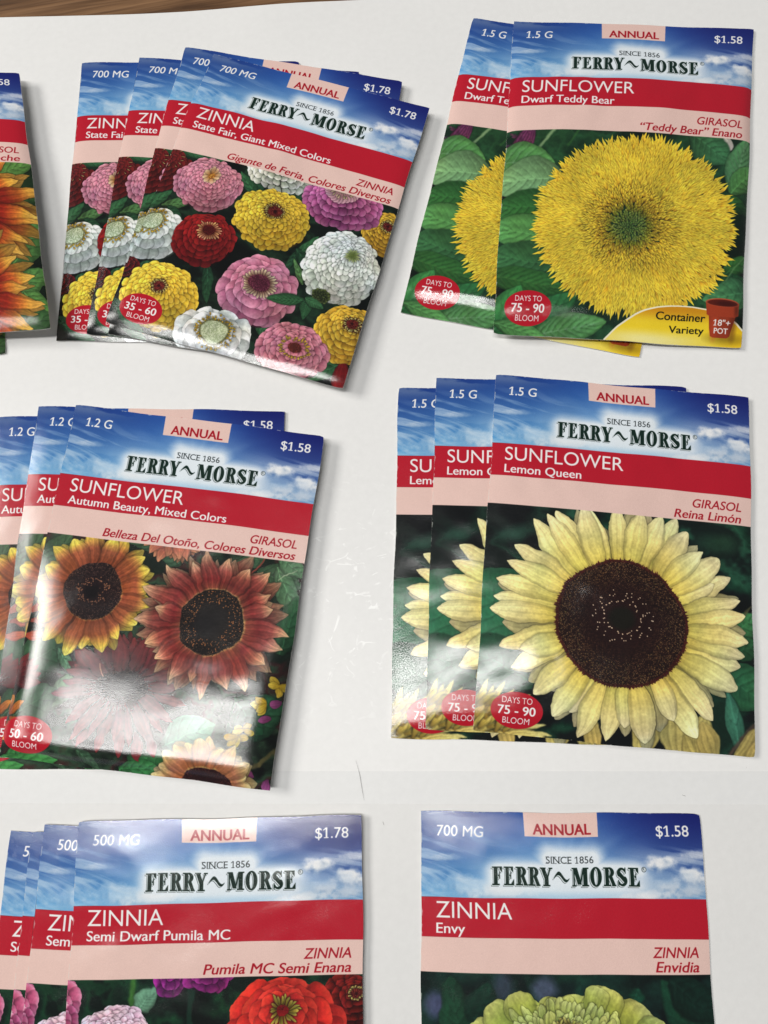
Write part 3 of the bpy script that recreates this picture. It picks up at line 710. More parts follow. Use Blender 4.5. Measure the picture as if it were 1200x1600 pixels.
# ---- autumn sunflowers
def art_autumn():
    C = new_canvas(col(24, 34, 26))
    backdrop(C, 195, [col(16, 20, 18), col(28, 44, 32), col(52, 84, 58), col(70, 36, 34), col(26, 40, 30)], 45, 6, 7, 3)
    G = col(58, 96, 64); GL = col(86, 134, 92)
    for q in ((0, 262, 40, 205, 40, col(62, 92, 58)), (-10, 240, 30, 260, 40, G), (190, 215, 110, 200, 20, G), (330, 230, 402, 245, 44, G), (360, 220, 405, 300, 34, GL), (340, 205, 300, 222, 24, G), (385, 350, 398, 260, 40, col(44, 92, 56)),
              (215, 235, 180, 212, 30, G), (360, 205, 410, 230, 30, GL), (0, 430, 80, 360, 70, col(52, 92, 60)), (180, 360, 215, 340, 34, GL), (60, 470, 110, 400, 30, col(92, 128, 84)), (10, 490, 70, 440, 60, G),
              (330, 470, 400, 420, 70, col(40, 92, 60)), (10, 545, 60, 520, 26, col(60, 140, 66)), (-5, 552, 90, 540, 24, col(60, 140, 66)), (250, 540, 190, 500, 50, col(52, 128, 66)), (240, 500, 310, 460, 60, col(90, 150, 120)), (180, 545, 240, 530, 30, col(56, 140, 70)),
              (120, 520, 150, 546, 18, G), (330, 420, 380, 470, 50, col(30, 80, 50)), (60, 380, 100, 420, 18, GL)):
        leaf(C, *q, veins=4)
    ellipse(C, 170, 500, 60, 22, col(20, 16, 18), 14, alpha=.8)
    stroke(C, [(340, 205), (330, 222), (322, 236)], 2.4, col(150, 60, 46)); stroke(C, [(365, 240), (392, 222)], 1.5, col(150, 170, 140))
    soften(C, .7)
    # small yellow blooms at the right, magenta scraps, twig
    for x, y in ((391, 398), (376, 427), (350, 465), (343, 476)):
        for k in range(6): petal(C, x, y, U(0, 6.28), U(12, 20), 11, [(0, col(190, 150, 20)), (1, jit(col(232, 200, 60), .06))], tip=.5)
    for x, y in ((398, 420), (372, 528), (396, 532), (388, 442)): petal(C, x, y, U(2, 4), 16, 12, [(0, col(120, 44, 96)), (1, col(170, 78, 140))], tip=.8)
    stroke(C, [(355, 520), (380, 510), (400, 488)], 6, col(110, 100, 56), .8, soft=3)
    rd = [(0, col(66, 16, 22)), (.5, col(108, 30, 36)), (1, col(134, 46, 46))]
    orr = [(0, col(150, 54, 38)), (.6, col(196, 96, 66)), (1, col(216, 146, 96))]
    sunflower(C, 200, 178, 14, 54, 15, orr, 19, 1, layers=2, a0=.1, a1=3.04, tip=.2)
    sunflower(C, -4, 490, 10, 36, 9, [(0, col(150, 60, 20)), (1, col(236, 150, 40))], 14, 1, layers=1, tip=.3); 
    for q in ((0, 330), (14, 345), (4, 372)): petal(C, q[0] - 8, q[1], U(-.4, .4), 46, 16, orr, tip=.3)
    for k in range(5): petal(C, -6, 440, -1.1 + k * .25, 52, 18, rd, tip=.3)
    # dark red bloom
    sunflower(C, 164, 424, 36, 88, 16, rd, 25, 3, layers=2, rcy=20, cy_scale=.92, tip=.25, a0=math.pi * 1.02, a1=math.pi * 1.98, inner=.6)
    sunflower(C, 164, 424, 36, 96, 13, rd, 19, 3, layers=1, rcy=20, cy_scale=1.0, tip=.3, a0=-.1, a1=math.pi + .2, inner=.7)
    for x, a, l in ((152, 1.7, 34), (128, 2.0, 30), (196, 1.2, 40), (214, 1.0, 34), (176, 1.5, 38)): petal(C, x, 488, a, l, 15, [(0, col(100, 24, 30)), (1, col(160, 44, 50))], tip=.3)
    seed_disc(C, 164, 424, 37, 21, col(34, 26, 28), col(110, 90, 80), n=500, r=.9)
    stroke(C, [(128, 392), (131, 402), (137, 412)], 1.6, col(206, 146, 110), .8)
    # yellow-tipped bloom
    y1 = [(0, col(214, 170, 80)), (.10, col(160, 74, 40)), (.5, col(186, 96, 52)), (.68, col(222, 158, 66)), (.82, col(242, 210, 70)), (1, col(248, 226, 92))]
    sunflower(C, 90, 291, 44, 92, 19, y1, 27, 2, layers=2, tip=.45, vein=.16, inner=.92, base=.55, jl=.08)
    seed_disc(C, 89, 289.5, 44, 45, col(52, 32, 34), col(150, 104, 78), n=1500, r=.85, amp=.8)
    g = np.random.default_rng(4); a = g.uniform(0, 6.28, 120); q = g.normal(.42, .07, 120); dots(C, 91 + np.cos(a) * 44 * q, 288 + np.sin(a) * 44 * q, .9, col(176, 112, 74), .8)
    ellipse(C, 90, 290, 11, 11, col(26, 20, 22), 5, alpha=.8)
    # dusky bloom with pale tips
    y2 = [(0, col(226, 186, 110)), (.07, col(150, 70, 52)), (.3, col(140, 42, 40)), (.6, col(168, 74, 62)), (.78, col(206, 138, 104)), (1, col(226, 188, 140))]
    sunflower(C, 278, 314, 50, 106, 21, y2, 30, 2, layers=3, tip=.12, vein=.2, inner=.93, base=.6, jl=.13, mid=.45)
    seed_disc(C, 276.8, 314.2, 49, 48, col(38, 32, 32), col(150, 104, 70), n=1500, r=.75, amp=.75)
    ellipse(C, 280, 310, 32, 30, col(48, 46, 46), 24, alpha=.55)
    g = np.random.default_rng(9); a = g.uniform(0, 6.28, 200); q = g.uniform(.55, .95, 200); dots(C, 277 + np.cos(a) * 48 * q, 314 + np.sin(a) * 47 * q, .75, col(196, 120, 66), .9)
    # half bloom at the bottom
    y3 = [(0, col(240, 216, 120)), (.1, col(190, 110, 60)), (.45, col(206, 130, 92)), (.75, col(232, 190, 120)), (1, col(244, 222, 150))]
    sunflower(C, 305, 545, 34, 70, 12, y3, 25, 2, layers=2, tip=.4, rcy=24, cy_scale=.92, a0=math.pi * .97, a1=math.pi * 2.03, inner=.9, base=.5)
    seed_disc(C, 306, 546, 36, 24, col(60, 22, 26), col(130, 60, 50), n=700, r=.8)
    naturalise(C, 331, 1.3, .82, .16)
    header(C, '1.2 G', '$1.58', 'SUNFLOWER', 180, 'Autumn Beauty, Mixed Colors', 250, 'GIRASOL', 71, 'Belleza Del Oto\u00f1o, Colores Diversos', 298)
    bloom_oval(C, '50 - 60', 39.5, 509, 40, 27)
    return C

# ---- low zinnias: pink, cream, violet and scarlet
def art_pumila():
    C = new_canvas(col(16, 34, 24))
    backdrop(C, 200, [col(10, 18, 14), col(16, 40, 28), col(24, 66, 40), col(12, 26, 20)], 61, 9, 10, 3)
    stroke(C, [(90, 208), (86, 300)], 8, col(70, 124, 50), .9, soft=3); leaf(C, 96, 250, 120, 218, 30, col(110, 156, 120)); soften(C, 1.2); stroke(C, [(168, 225), (168, 400)], 9, col(24, 60, 44), .8, soft=3)
    pk = dict(c=col(224, 110, 150), shade=col(160, 54, 96), light=col(240, 156, 184), pl=.5, wide=1.1)
    zinnia(C, -14, 236, 34, 36, -14, 240, core='none', rings=3, n0=11, **pk); zinnia(C, -10, 262, 30, 24, -12, 262, core='none', rings=3, n0=9, **pk)
    zinnia(C, 140, 210, 24, 24, 140, 205, col(150, 34, 124), 'none', rings=3, n0=10, pl=.5, shade=col(84, 10, 74)); zinnia(C, 190, 206, 36, 24, 190, 200, col(156, 36, 128), 'none', rings=3, n0=12, pl=.5, shade=col(84, 10, 74))
    zinnia(C, 66, 296, 62, 58, 66, 286, col(230, 186, 200), 'green', rings=8, n0=30, shade=col(170, 112, 140), light=col(242, 214, 220))
    zinnia(C, 388, 240, 50, 34, 392, 230, col(120, 22, 18), 'brown', rings=5, n0=16, shade=col(50, 8, 8))
    zinnia(C, 296, 272, 82, 62, 294, 250, col(206, 42, 34), 'none', rings=4, n0=12, shade=col(130, 14, 20), light=col(226, 64, 46), pl=.5, corer=.3)
    for i in range(22):
        a = i * 2.4; petal(C, 294 + math.cos(a) * 8, 250 + math.sin(a) * 7, a, U(9, 17), 3.6, [(0, col(110, 90, 20)), (1, jit(col(196, 186, 76), .08))], tip=.5, shadow=.6)
    zinnia(C, 190, 420, 80, 76, 190, 400, col(214, 90, 120), 'brown', rings=8, n0=28); zinnia(C, 330, 460, 76, 72, 330, 440, col(226, 150, 50), 'brown', rings=8, n0=28); zinnia(C, 50, 470, 66, 60, 50, 455, col(150, 34, 124), 'brown', rings=7, n0=26)
    naturalise(C, 341, 1.3, .92)
    header(C, '500 MG', '$1.78', 'ZINNIA', 106, 'Semi Dwarf Pumila MC', 198, 'ZINNIA', 64, 'Pumila MC Semi Enana', 200)
    return C

# ---- the green zinnia
def art_envy():
    C = new_canvas(col(16, 34, 28))
    backdrop(C, 200, [col(10, 22, 20), col(16, 44, 38), col(22, 60, 46), col(12, 30, 28)], 71, 5, 6, 2.6)
    ellipse(C, 22, 250, 15, 17, col(90, 92, 140), 12, alpha=.7); ellipse(C, 170, 228, 16, 15, col(110, 120, 160), 12, alpha=.7); ellipse(C, 113, 226, 14, 18, col(72, 76, 110), 12, alpha=.6)
    leaf(C, 60, 310, 40, 215, 50, col(24, 66, 44), veins=5); leaf(C, 70, 270, 95, 220, 40, col(16, 52, 38), veins=4); leaf(C, 420, 330, 330, 215, 70, col(18, 60, 42), veins=5); leaf(C, 340, 215, 410, 262, 50, col(14, 46, 36), veins=4); leaf(C, 300, 225, 290, 250, 24, col(20, 80, 58), veins=3); soften(C, 1.6)
    zinnia(C, 205, 345, 150, 112, 196, 300, col(166, 176, 72), 'none', rings=3, n0=26, shade=col(86, 104, 30), light=col(202, 208, 112), pl=.42, corer=.5, wide=1.0)
    for x, y, w, h in ((78, 276, 34, 26), (98, 254, 36, 26), (130, 242, 40, 22), (300, 256, 50, 46), (318, 272, 34, 40), (258, 234, 46, 20), (244, 232, 30, 18)):
        petal(C, x + (196 - x) * .3, y + 34, math.atan2(-34, (x - 196) * .3), math.hypot(34, (x - 196) * .3) * 1.25, w * 1.1, [(0, col(110, 124, 44)), (.6, jit(col(172, 182, 80), .03)), (1, jit(col(206, 210, 120), .03))], tip=.95, mid=.66, vein=.08, shadow=.55)
    for k in range(3):
        for i in range(26):
            x = 128 + i * 5.6 + U(-3, 3); y = 262 + k * 9 + abs(x - 198) * .16; l = U(30, 42) - k * 5 
            petal(C, x + (198 - x) * .25, y + 14, -math.pi / 2 + (x - 198) * .008 + U(-.12, .12), l, U(9, 13), [(0, col(96, 112, 40)), (.5, jit(col(156, 170, 78), .05)), (1, jit(col(204, 212, 128), .04))], tip=.85, mid=.6, vein=.1, shadow=.5, side=U(-.2, .2))
    for i in range(40):
        petal(C, 196 + U(-14, 14), 274 + U(-4, 12), -1.57 + U(-.8, .8), U(8, 14), 3, [(0, col(100, 90, 30)), (1, jit(col(206, 200, 110), .1))], tip=.5, shadow=.4)
    naturalise(C, 351, 1.3, .9)
    header(C, '700 MG', '$1.58', 'ZINNIA', 107, 'Envy', 40, 'ZINNIA', 63.5, 'Envidia', 60)
    return C

# ---- orange and red rayed sunflower (only its right edge shows)
def art_orange_rayed():
    C = new_canvas(col(30, 50, 30))
    backdrop(C, 195, [col(20, 34, 20), col(44, 80, 40), col(78, 120, 58), col(30, 54, 30)], 81)
    G = col(84, 132, 62)
    for q in ((330, 240, 402, 205, 40, G), (400, 330, 372, 400, 40, col(72, 120, 54)), (350, 430, 400, 330, 60, G), (330, 350, 370, 300, 40, col(66, 96, 44)), (350, 480, 402, 430, 50, G), (360, 470, 400, 520, 40, G), (330, 540, 410, 520, 50, col(54, 92, 50)), (340, 360, 300, 400, 60, col(74, 110, 50))):
        leaf(C, *q, veins=5)
    rp = [(0, col(110, 22, 14)), (.5, col(160, 36, 20)), (.66, col(204, 100, 34)), (.8, col(228, 164, 58)), (1, col(240, 190, 84))]
    sunflower(C, 250, 305, 48, 160, 26, rp, 36, 1, layers=3, tip=.25, vein=.16, base=.5)
    seed_disc(C, 250, 305, 46, 44, col(50, 26, 18), col(130, 80, 50), n=1400)
    sunflower(C, 235, 470, 48, 152, 26, rp, 36, 1, layers=3, tip=.25, vein=.16, base=.5)
    seed_disc(C, 235, 470, 46, 44, col(50, 26, 18), col(130, 80, 50), n=1400)
    naturalise(C, 361, 1.3, .88)
    header(C, '1.2 G', '$1.58', 'SUNFLOWER', 183, '', 60, 'GIRASOL', 75, 'Noche', 62)
    return C

# ------------------------------------------------------------------ how the packets lie: each one drapes over those beneath it (millimetres)
NU, NV = 55, 101
GU, GV = np.meshgrid(np.linspace(0, 1, NU), np.linspace(0, 1, NV))      # v = 0 at the printed top

def bil(c, u, v):
    return (c[0] * ((1 - u) * (1 - v))[..., None] + c[1] * (u * (1 - v))[..., None] + c[2] * (u * v)[..., None] + c[3] * ((1 - u) * v)[..., None])

def inv_bil(c, X, Y):
    u = np.full(X.shape, .5); v = np.full(X.shape, .5)
    for _ in range(8):
        p = bil(c, u, v); ex = X - p[..., 0]; ey = Y - p[..., 1]
        du = (c[1] - c[0]) * (1 - v)[..., None] + (c[2] - c[3]) * v[..., None]
        dv = (c[3] - c[0]) * (1 - u)[..., None] + (c[2] - c[1]) * u[..., None]
        det = du[..., 0] * dv[..., 1] - du[..., 1] * dv[..., 0]
        u = u + (ex * dv[..., 1] - ey * dv[..., 0]) / det; v = v + (ey * du[..., 0] - ex * du[..., 1]) / det
    return u, v

def sample(z, u, v):
    x = np.clip(u, 0, 1) * (NU - 1); y = np.clip(v, 0, 1) * (NV - 1)
    xi = np.minimum(x.astype(int), NU - 2); yi = np.minimum(y.astype(int), NV - 2); fx = x - xi; fy = y - yi
    return (z[yi, xi] * (1 - fx) + z[yi, xi + 1] * fx) * (1 - fy) + (z[yi + 1, xi] * (1 - fx) + z[yi + 1, xi + 1] * fx) * fy

def edge_profile(t, w):
    return 1 - np.exp(-np.clip(t, 0, None) / w)

def drape(c, lift, bulge, below, seed, top_w=0.05, bot_w=0.05, wob=0.25, fold=0.0, ridge=0.0, rv=0.8, side=0.08, crinkle=0.05, lip=None, rw=0.17):
    c = np.array(c, float)
    p = bil(c, GU, GV); X, Y = p[..., 0], p[..., 1]
    l = np.array(lift, float).reshape(4, 1)
    rest = bil(l, GU, GV)[..., 0]
    sup = np.zeros(X.shape)
    for b in below:
        u, v = inv_bil(b['c'], X, Y)
        m = 0.035
        ins = (u > -m) & (u < 1 + m) & (v > -m) & (v < 1 + m)
        sup = np.where(ins, np.maximum(sup, sample(b['top'], u, v) + 0.12), sup)
    z = np.maximum(rest, sup)
    for _ in range(380):
        q = np.pad(z, 1, mode='edge'); q[0] = 2 * z[0].mean() * 0 + np.pad(z[0], 1, mode='edge'); 
        a = (q[:-2, 1:-1] + q[2:, 1:-1] + q[1:-1, :-2] + q[1:-1, 2:]) / 4
        z = np.maximum(np.maximum(rest, sup), a * 0.992 + rest * 0.008)
    g = np.random.default_rng(seed)
    w = np.zeros(X.shape)
    for k in range(7):
        fx, fy = g.uniform(.6, 3.2, 2); w += np.sin(GU * fx * 6.28 + g.uniform(0, 6.28)) * np.sin(GV * fy * 6.28 + g.uniform(0, 6.28)) / (fx + fy)
    env = edge_profile(GU, side) * edge_profile(1 - GU, side) * edge_profile(GV, top_w) * edge_profile(1 - GV, bot_w)
    body = (0.55 + 0.45 * np.exp(-((GV - .62) / .3) ** 2)) * (0.7 + 0.3 * np.sin(np.pi * GU))
    top = z + 0.28 + env * (bulge * body + wob * w)
    # the crimped line of the glued bottom fold
    if fold: top += fold * env * np.exp(-((GV - 0.945) / .012) ** 2) * (0.7 + 0.3 * np.sin(GU * 23 + seed))
    # small creases and dents of handled paper
    cr = np.zeros(X.shape)
    for k in range(14):
        a_ = g.uniform(0, np.pi); f_ = g.uniform(5, 13); cr += np.sin((GU * np.cos(a_) + GV * 1.37 * np.sin(a_)) * f_ * 6.28 + g.uniform(0, 6.28) + 2.5 * w) / f_ * 3
    top += crinkle * env * cr * (0.4 + 0.6 * np.clip(w + .5, 0, 1))
    if ridge:       # added low plateau, its slope shaped to hold the lamp glare near the bottom
        t1 = np.clip((GV - rv + rw + .03 * np.sin(GU * 9)) / rw, 0, 1); t2 = np.clip((1 - GV) / .045, 0, 1)
        top += ridge * t1 * t1 * (3 - 2 * t1) * t2 * t2 * (3 - 2 * t2) * edge_profile(GU, .05) * edge_profile(1 - GU, .05)
    if lip:         # pressed bottom strip: the paper slopes down over a few millimetres
        top += lip[2] * (1 - np.clip((GV - lip[0] - .004 * np.sin(GU * 11 + seed)) / (lip[1] - lip[0]), 0, 1)) * edge_profile(GU, .02) * edge_profile(1 - GU, .02) * np.clip(GV / .2, 0, 1)
    # the cut edges are not ruler-straight and the corners are a little soft
    wob_ = lambda t, k: 0.16 * np.sin(t * (7 + k) + seed + k) + 0.10 * np.sin(t * (17 + 2 * k) + seed * 1.7)
    X = X + wob_(GV * 1.4, 1) * np.abs(GU - .5) * 2; Y = Y + wob_(GU, 2) * np.abs(GV - .5) * 2
    cn_ = np.exp(-(np.hypot(np.minimum(GU, 1 - GU) * 83, np.minimum(GV, 1 - GV) * 113) / 1.1) ** 2) * (0.25 + 0.25 * np.sin(seed * 3.1 + GU * 5 + GV * 3))
    X = X + (c[:, 0].mean() - X) * cn_ * .012; Y = Y + (c[:, 1].mean() - Y) * cn_ * .012
    return dict(c=c, X=X, Y=Y, back=z, top=np.maximum(top, z + 0.1))


# ------------------------------------------------------------------ materials
def nodes(name):
    m = bpy.data.materials.new(name); m.use_nodes = True
    nt = m.node_tree; b = nt.nodes['Principled BSDF']
    return m, nt, b
def N(nt, t, **k):
    n = nt.nodes.new(t)
    for a, v in k.items():
        if a in n.inputs: n.inputs[a].default_value = v
        else: setattr(n, a, v)
    return n

def print_material(name, img, dens=1.0):
    # ink on coated paper: the printed picture, a fine paper tooth and a clear semi-gloss varnish
    m, nt, b = nodes(name)
    uv = N(nt, 'ShaderNodeUVMap', uv_map='print')
    im = N(nt, 'ShaderNodeTexImage', image=img, interpolation='Cubic', extension='EXTEND')
    nt.links.new(uv.outputs[0], im.inputs['Vector'])
    mul = N(nt, 'ShaderNodeVectorMath', operation='SCALE'); mul.inputs['Scale'].default_value = dens
    nt.links.new(im.outputs['Color'], mul.inputs[0]); nt.links.new(mul.outputs[0], b.inputs['Base Color'])
    tc = N(nt, 'ShaderNodeTexCoord')
    n1 = N(nt, 'ShaderNodeTexNoise', Scale=3200.0, Detail=2.0, Roughness=0.6)
    n2 = N(nt, 'ShaderNodeTexNoise', Scale=70.0, Detail=3.0, Roughness=0.5)
    oi = N(nt, 'ShaderNodeObjectInfo')
    off = N(nt, 'ShaderNodeVectorMath', operation='MULTIPLY_ADD'); off.inputs[1].default_value = (1, 1, 1)
    nt.links.new(tc.outputs['Object'], off.inputs[0]); nt.links.new(oi.outputs['Random'], off.inputs[2])
    for n in (n1, n2): nt.links.new(off.outputs[0], n.inputs['Vector'])
    b1 = N(nt, 'ShaderNodeBump', Strength=0.16, Distance=0.0002); b2 = N(nt, 'ShaderNodeBump', Strength=0.09, Distance=0.0010)
    nt.links.new(n1.outputs['Fac'], b1.inputs['Height']); nt.links.new(n2.outputs['Fac'], b2.inputs['Height'])
    nt.links.new(b2.outputs['Normal'], b1.inputs['Normal']); nt.links.new(b1.outputs['Normal'], b.inputs['Normal'])
    rr = N(nt, 'ShaderNodeMapRange'); rr.inputs['To Min'].default_value = 0.11; rr.inputs['To Max'].default_value = 0.18
    nt.links.new(n2.outputs['Fac'], rr.inputs['Value']); nt.links.new(rr.outputs[0], b.inputs['Roughness'])
    b.inputs['Specular IOR Level'].default_value = 0.75
    return m

def paper_material(name, c, rough=0.55, tooth=0.1):
    m, nt, b = nodes(name)
    tc = N(nt, 'ShaderNodeTexCoord')
    n = N(nt, 'ShaderNodeTexNoise', Scale=900.0, Detail=3.0)
    nt.links.new(tc.outputs['Object'], n.inputs['Vector'])
    bm = N(nt, 'ShaderNodeBump', Strength=tooth, Distance=0.0002)
    nt.links.new(n.outputs['Fac'], bm.inputs['Height']); nt.links.new(bm.outputs['Normal'], b.inputs['Normal'])
    b.inputs['Base Color'].default_value = (*c, 1); b.inputs['Roughness'].default_value = rough
    return m

def board_material(name, c, scratches=True):
    # white laminated board: faint mottling, dust specks, fine scratches, their glint painted as paler colour
    m, nt, b = nodes(name)
    L = nt.links.new
    tc = N(nt, 'ShaderNodeTexCoord')
    big = N(nt, 'ShaderNodeTexNoise', Scale=9.0, Detail=4.0, Roughness=0.6); L(tc.outputs['Object'], big.inputs['Vector'])
    fine = N(nt, 'ShaderNodeTexNoise', Scale=420.0, Detail=3.0, Roughness=0.6); L(tc.outputs['Object'], fine.inputs['Vector'])
    r1 = N(nt, 'ShaderNodeMapRange'); r1.inputs['From Min'].default_value = .3; r1.inputs['From Max'].default_value = .7; r1.inputs['To Min'].default_value = .965; r1.inputs['To Max'].default_value = 1.015
    L(big.outputs['Fac'], r1.inputs['Value'])
    r2 = N(nt, 'ShaderNodeMapRange'); r2.inputs['From Min'].default_value = .3; r2.inputs['From Max'].default_value = .7; r2.inputs['To Min'].default_value = .975; r2.inputs['To Max'].default_value = 1.01
    L(fine.outputs['Fac'], r2.inputs['Value'])
    mu = N(nt, 'ShaderNodeMath', operation='MULTIPLY'); L(r1.outputs[0], mu.inputs[0]); L(r2.outputs[0], mu.inputs[1])
    # specks
    v = N(nt, 'ShaderNodeTexVoronoi', Scale=46.0, Randomness=1.0); L(tc.outputs['Object'], v.inputs['Vector'])
    dn = N(nt, 'ShaderNodeTexNoise', Scale=1400.0); L(tc.outputs['Object'], dn.inputs['Vector'])
    da = N(nt, 'ShaderNodeMath', operation='MULTIPLY_ADD'); da.inputs[1].default_value = 0.02; L(dn.outputs['Fac'], da.inputs[0]); L(v.outputs['Distance'], da.inputs[2])
    sel = N(nt, 'ShaderNodeSeparateColor'); L(v.outputs['Color'], sel.inputs[0])
    th = N(nt, 'ShaderNodeMath', operation='MULTIPLY'); th.inputs[1].default_value = 0.034; L(sel.outputs[0], th.inputs[0])
    lt = N(nt, 'ShaderNodeMath', operation='LESS_THAN'); L(da.outputs[0], lt.inputs[0]); L(th.outputs[0], lt.inputs[1])
    s2 = N(nt, 'ShaderNodeMath', operation='GREATER_THAN'); s2.inputs[1].default_value = 0.45; L(sel.outputs[1], s2.inputs[0])
    sp = N(nt, 'ShaderNodeMath', operation='MULTIPLY'); L(lt.outputs[0], sp.inputs[0]); L(s2.outputs[0], sp.inputs[1])
    base = N(nt, 'ShaderNodeVectorMath', operation='SCALE'); base.inputs[0].default_value = c; L(mu.outputs[0], base.inputs['Scale'])
    mx = N(nt, 'ShaderNodeMix', data_type='RGBA'); L(sp.outputs[0], mx.inputs['Factor']); L(base.outputs[0], mx.inputs[6]); mx.inputs[7].default_value = (0.16, 0.14, 0.12, 1)
    last = mx.outputs[2]
    if scratches:
        # a scuffed patch near the middle: short curved scratches that show paler
        geo = N(nt, 'ShaderNodeNewGeometry')
        wn = N(nt, 'ShaderNodeTexNoise', Scale=38.0, Detail=3.0); L(geo.outputs['Position'], wn.inputs['Vector'])
        dv = N(nt, 'ShaderNodeVectorMath', operation='MULTIPLY_ADD'); dv.inputs[1].default_value = (.022, .022, .022); L(wn.outputs['Color'], dv.inputs[0]); L(geo.outputs['Position'], dv.inputs[2])
        outs = []
        for sc, wd, rot, st in ((95, .016, .35, .35), (60, .012, -.5, 1.0), (170, .03, 1.2, .6)):
            mp = N(nt, 'ShaderNodeMapping'); mp.inputs['Rotation'].default_value = (0, 0, rot); mp.inputs['Scale'].default_value = (st, 1, 1); L(dv.outputs[0], mp.inputs['Vector'])
            vo = N(nt, 'ShaderNodeTexVoronoi', feature='DISTANCE_TO_EDGE', Scale=sc, Randomness=1.0); L(mp.outputs[0], vo.inputs['Vector'])
            ls = N(nt, 'ShaderNodeMath', operation='LESS_THAN'); ls.inputs[1].default_value = wd; L(vo.outputs['Distance'], ls.inputs[0])
            g = N(nt, 'ShaderNodeTexNoise', Scale=sc * 1.1, Detail=3.0, Roughness=.7); L(geo.outputs['Position'], g.inputs['Vector'])
            gt = N(nt, 'ShaderNodeMapRange'); gt.inputs['From Min'].default_value = .53; gt.inputs['From Max'].default_value = .62; L(g.outputs['Fac'], gt.inputs['Value'])
            ml = N(nt, 'ShaderNodeMath', operation='MULTIPLY'); L(ls.outputs[0], ml.inputs[0]); L(gt.outputs[0], ml.inputs[1]); outs.append(ml)
        ad = N(nt, 'ShaderNodeMath', operation='MAXIMUM'); L(outs[0].outputs[0], ad.inputs[0]); L(outs[1].outputs[0], ad.inputs[1])
        a2 = N(nt, 'ShaderNodeMath', operation='MAXIMUM'); L(ad.outputs[0], a2.inputs[0]); L(outs[2].outputs[0], a2.inputs[1])
        # where: an elongated patch centred 25 mm left of and 24 mm beyond the camera's foot
        sub = N(nt, 'ShaderNodeVectorMath', operation='SUBTRACT'); sub.inputs[1].default_value = (-.018, .024, 0); L(geo.outputs['Position'], sub.inputs[0])
        ln = N(nt, 'ShaderNodeVectorMath', operation='LENGTH'); L(sub.outputs[0], ln.inputs[0])
        fo = N(nt, 'ShaderNodeMapRange'); fo.inputs['From Min'].default_value = .012; fo.inputs['From Max'].default_value = .045; fo.inputs['To Min'].default_value = .85; fo.inputs['To Max'].default_value = 0.0; L(ln.outputs['Value'], fo.inputs['Value'])
        k = N(nt, 'ShaderNodeMath', operation='MULTIPLY'); L(a2.outputs[0], k.inputs[0]); L(fo.outputs[0], k.inputs[1])
        m2 = N(nt, 'ShaderNodeMix', data_type='RGBA'); L(k.outputs[0], m2.inputs['Factor']); L(last, m2.inputs[6]); m2.inputs[7].default_value = (.97, .97, .95, 1); last = m2.outputs[2]
    L(last, b.inputs['Base Color'])
    b.inputs['Roughness'].default_value = 0.40
    b.inputs['Specular IOR Level'].default_value = 0.32
    bm = N(nt, 'ShaderNodeBump', Strength=0.10, Distance=0.0003); L(fine.outputs['Fac'], bm.inputs['Height'])
    L(bm.outputs['Normal'], b.inputs['Normal'])
    return m

def wood_material():
    m, nt, b = nodes('varnished_oak')
    L = nt.links.new
    tc = N(nt, 'ShaderNodeTexCoord')
    mp = N(nt, 'ShaderNodeMapping'); mp.inputs['Rotation'].default_value = (0, 0, math.radians(11)); mp.inputs['Scale'].default_value = (3.5, 60, 10); L(tc.outputs['Object'], mp.inputs['Vector'])
    n = N(nt, 'ShaderNodeTexNoise', Scale=1.6, Detail=8.0, Roughness=0.62, Distortion=0.5); L(mp.outputs[0], n.inputs['Vector'])
    mp2 = N(nt, 'ShaderNodeMapping'); mp2.inputs['Rotation'].default_value = (0, 0, math.radians(11)); mp2.inputs['Scale'].default_value = (30, 900, 10); L(tc.outputs['Object'], mp2.inputs['Vector'])
    n2 = N(nt, 'ShaderNodeTexNoise', Scale=1.0, Detail=3.0); L(mp2.outputs[0], n2.inputs['Vector'])
    cr = N(nt, 'ShaderNodeValToRGB'); L(n.outputs['Fac'], cr.inputs['Fac'])
    e = cr.color_ramp.elements; e[0].position = .34; e[0].color = (.045, .02, .008, 1); e[1].position = .66; e[1].color = (.27, .145, .068, 1)
    k = e.new(.47); k.color = (.155, .078, .034, 1)
    cr2 = N(nt, 'ShaderNodeValToRGB'); L(n2.outputs['Fac'], cr2.inputs['Fac']); e = cr2.color_ramp.elements; e[0].position = .36; e[0].color = (.55, .5, .45, 1); e[1].position = .56; e[1].color = (1, 1, 1, 1)
    mx = N(nt, 'ShaderNodeMix', data_type='RGBA', blend_type='MULTIPLY'); mx.inputs['Factor'].default_value = .8; L(cr.outputs[0], mx.inputs[6]); L(cr2.outputs[0], mx.inputs[7])
    L(mx.outputs[2], b.inputs['Base Color']); b.inputs['Roughness'].default_value = .42
    bm = N(nt, 'ShaderNodeBump', Strength=.3, Distance=.0006); L(n2.outputs['Fac'], bm.inputs['Height']); L(bm.outputs['Normal'], b.inputs['Normal'])
    return m

# ------------------------------------------------------------------ objects
col_ = scene.collection
def link_mesh(name, verts, faces, mats, parent=None, smooth=True, mi=None, uvs=None):
    me = bpy.data.meshes.new(name); me.from_pydata([tuple(v) for v in verts], [], faces)
    for m in mats: me.materials.append(m)
    if mi is not None: me.polygons.foreach_set('material_index', mi)
    if smooth is True: me.polygons.foreach_set('use_smooth', [True] * len(me.polygons))
    elif smooth is not False: me.polygons.foreach_set('use_smooth', smooth)
    if uvs is not None:
        l = me.uv_layers.new(name='print'); vi = np.empty(len(me.loops), np.int32); me.loops.foreach_get('vertex_index', vi)
        l.data.foreach_set('uv', np.asarray(uvs, np.float32)[vi].ravel())
    me.update()
    o = bpy.data.objects.new(name, me); col_.objects.link(o)
    if parent is not None: o.parent = parent
    return o

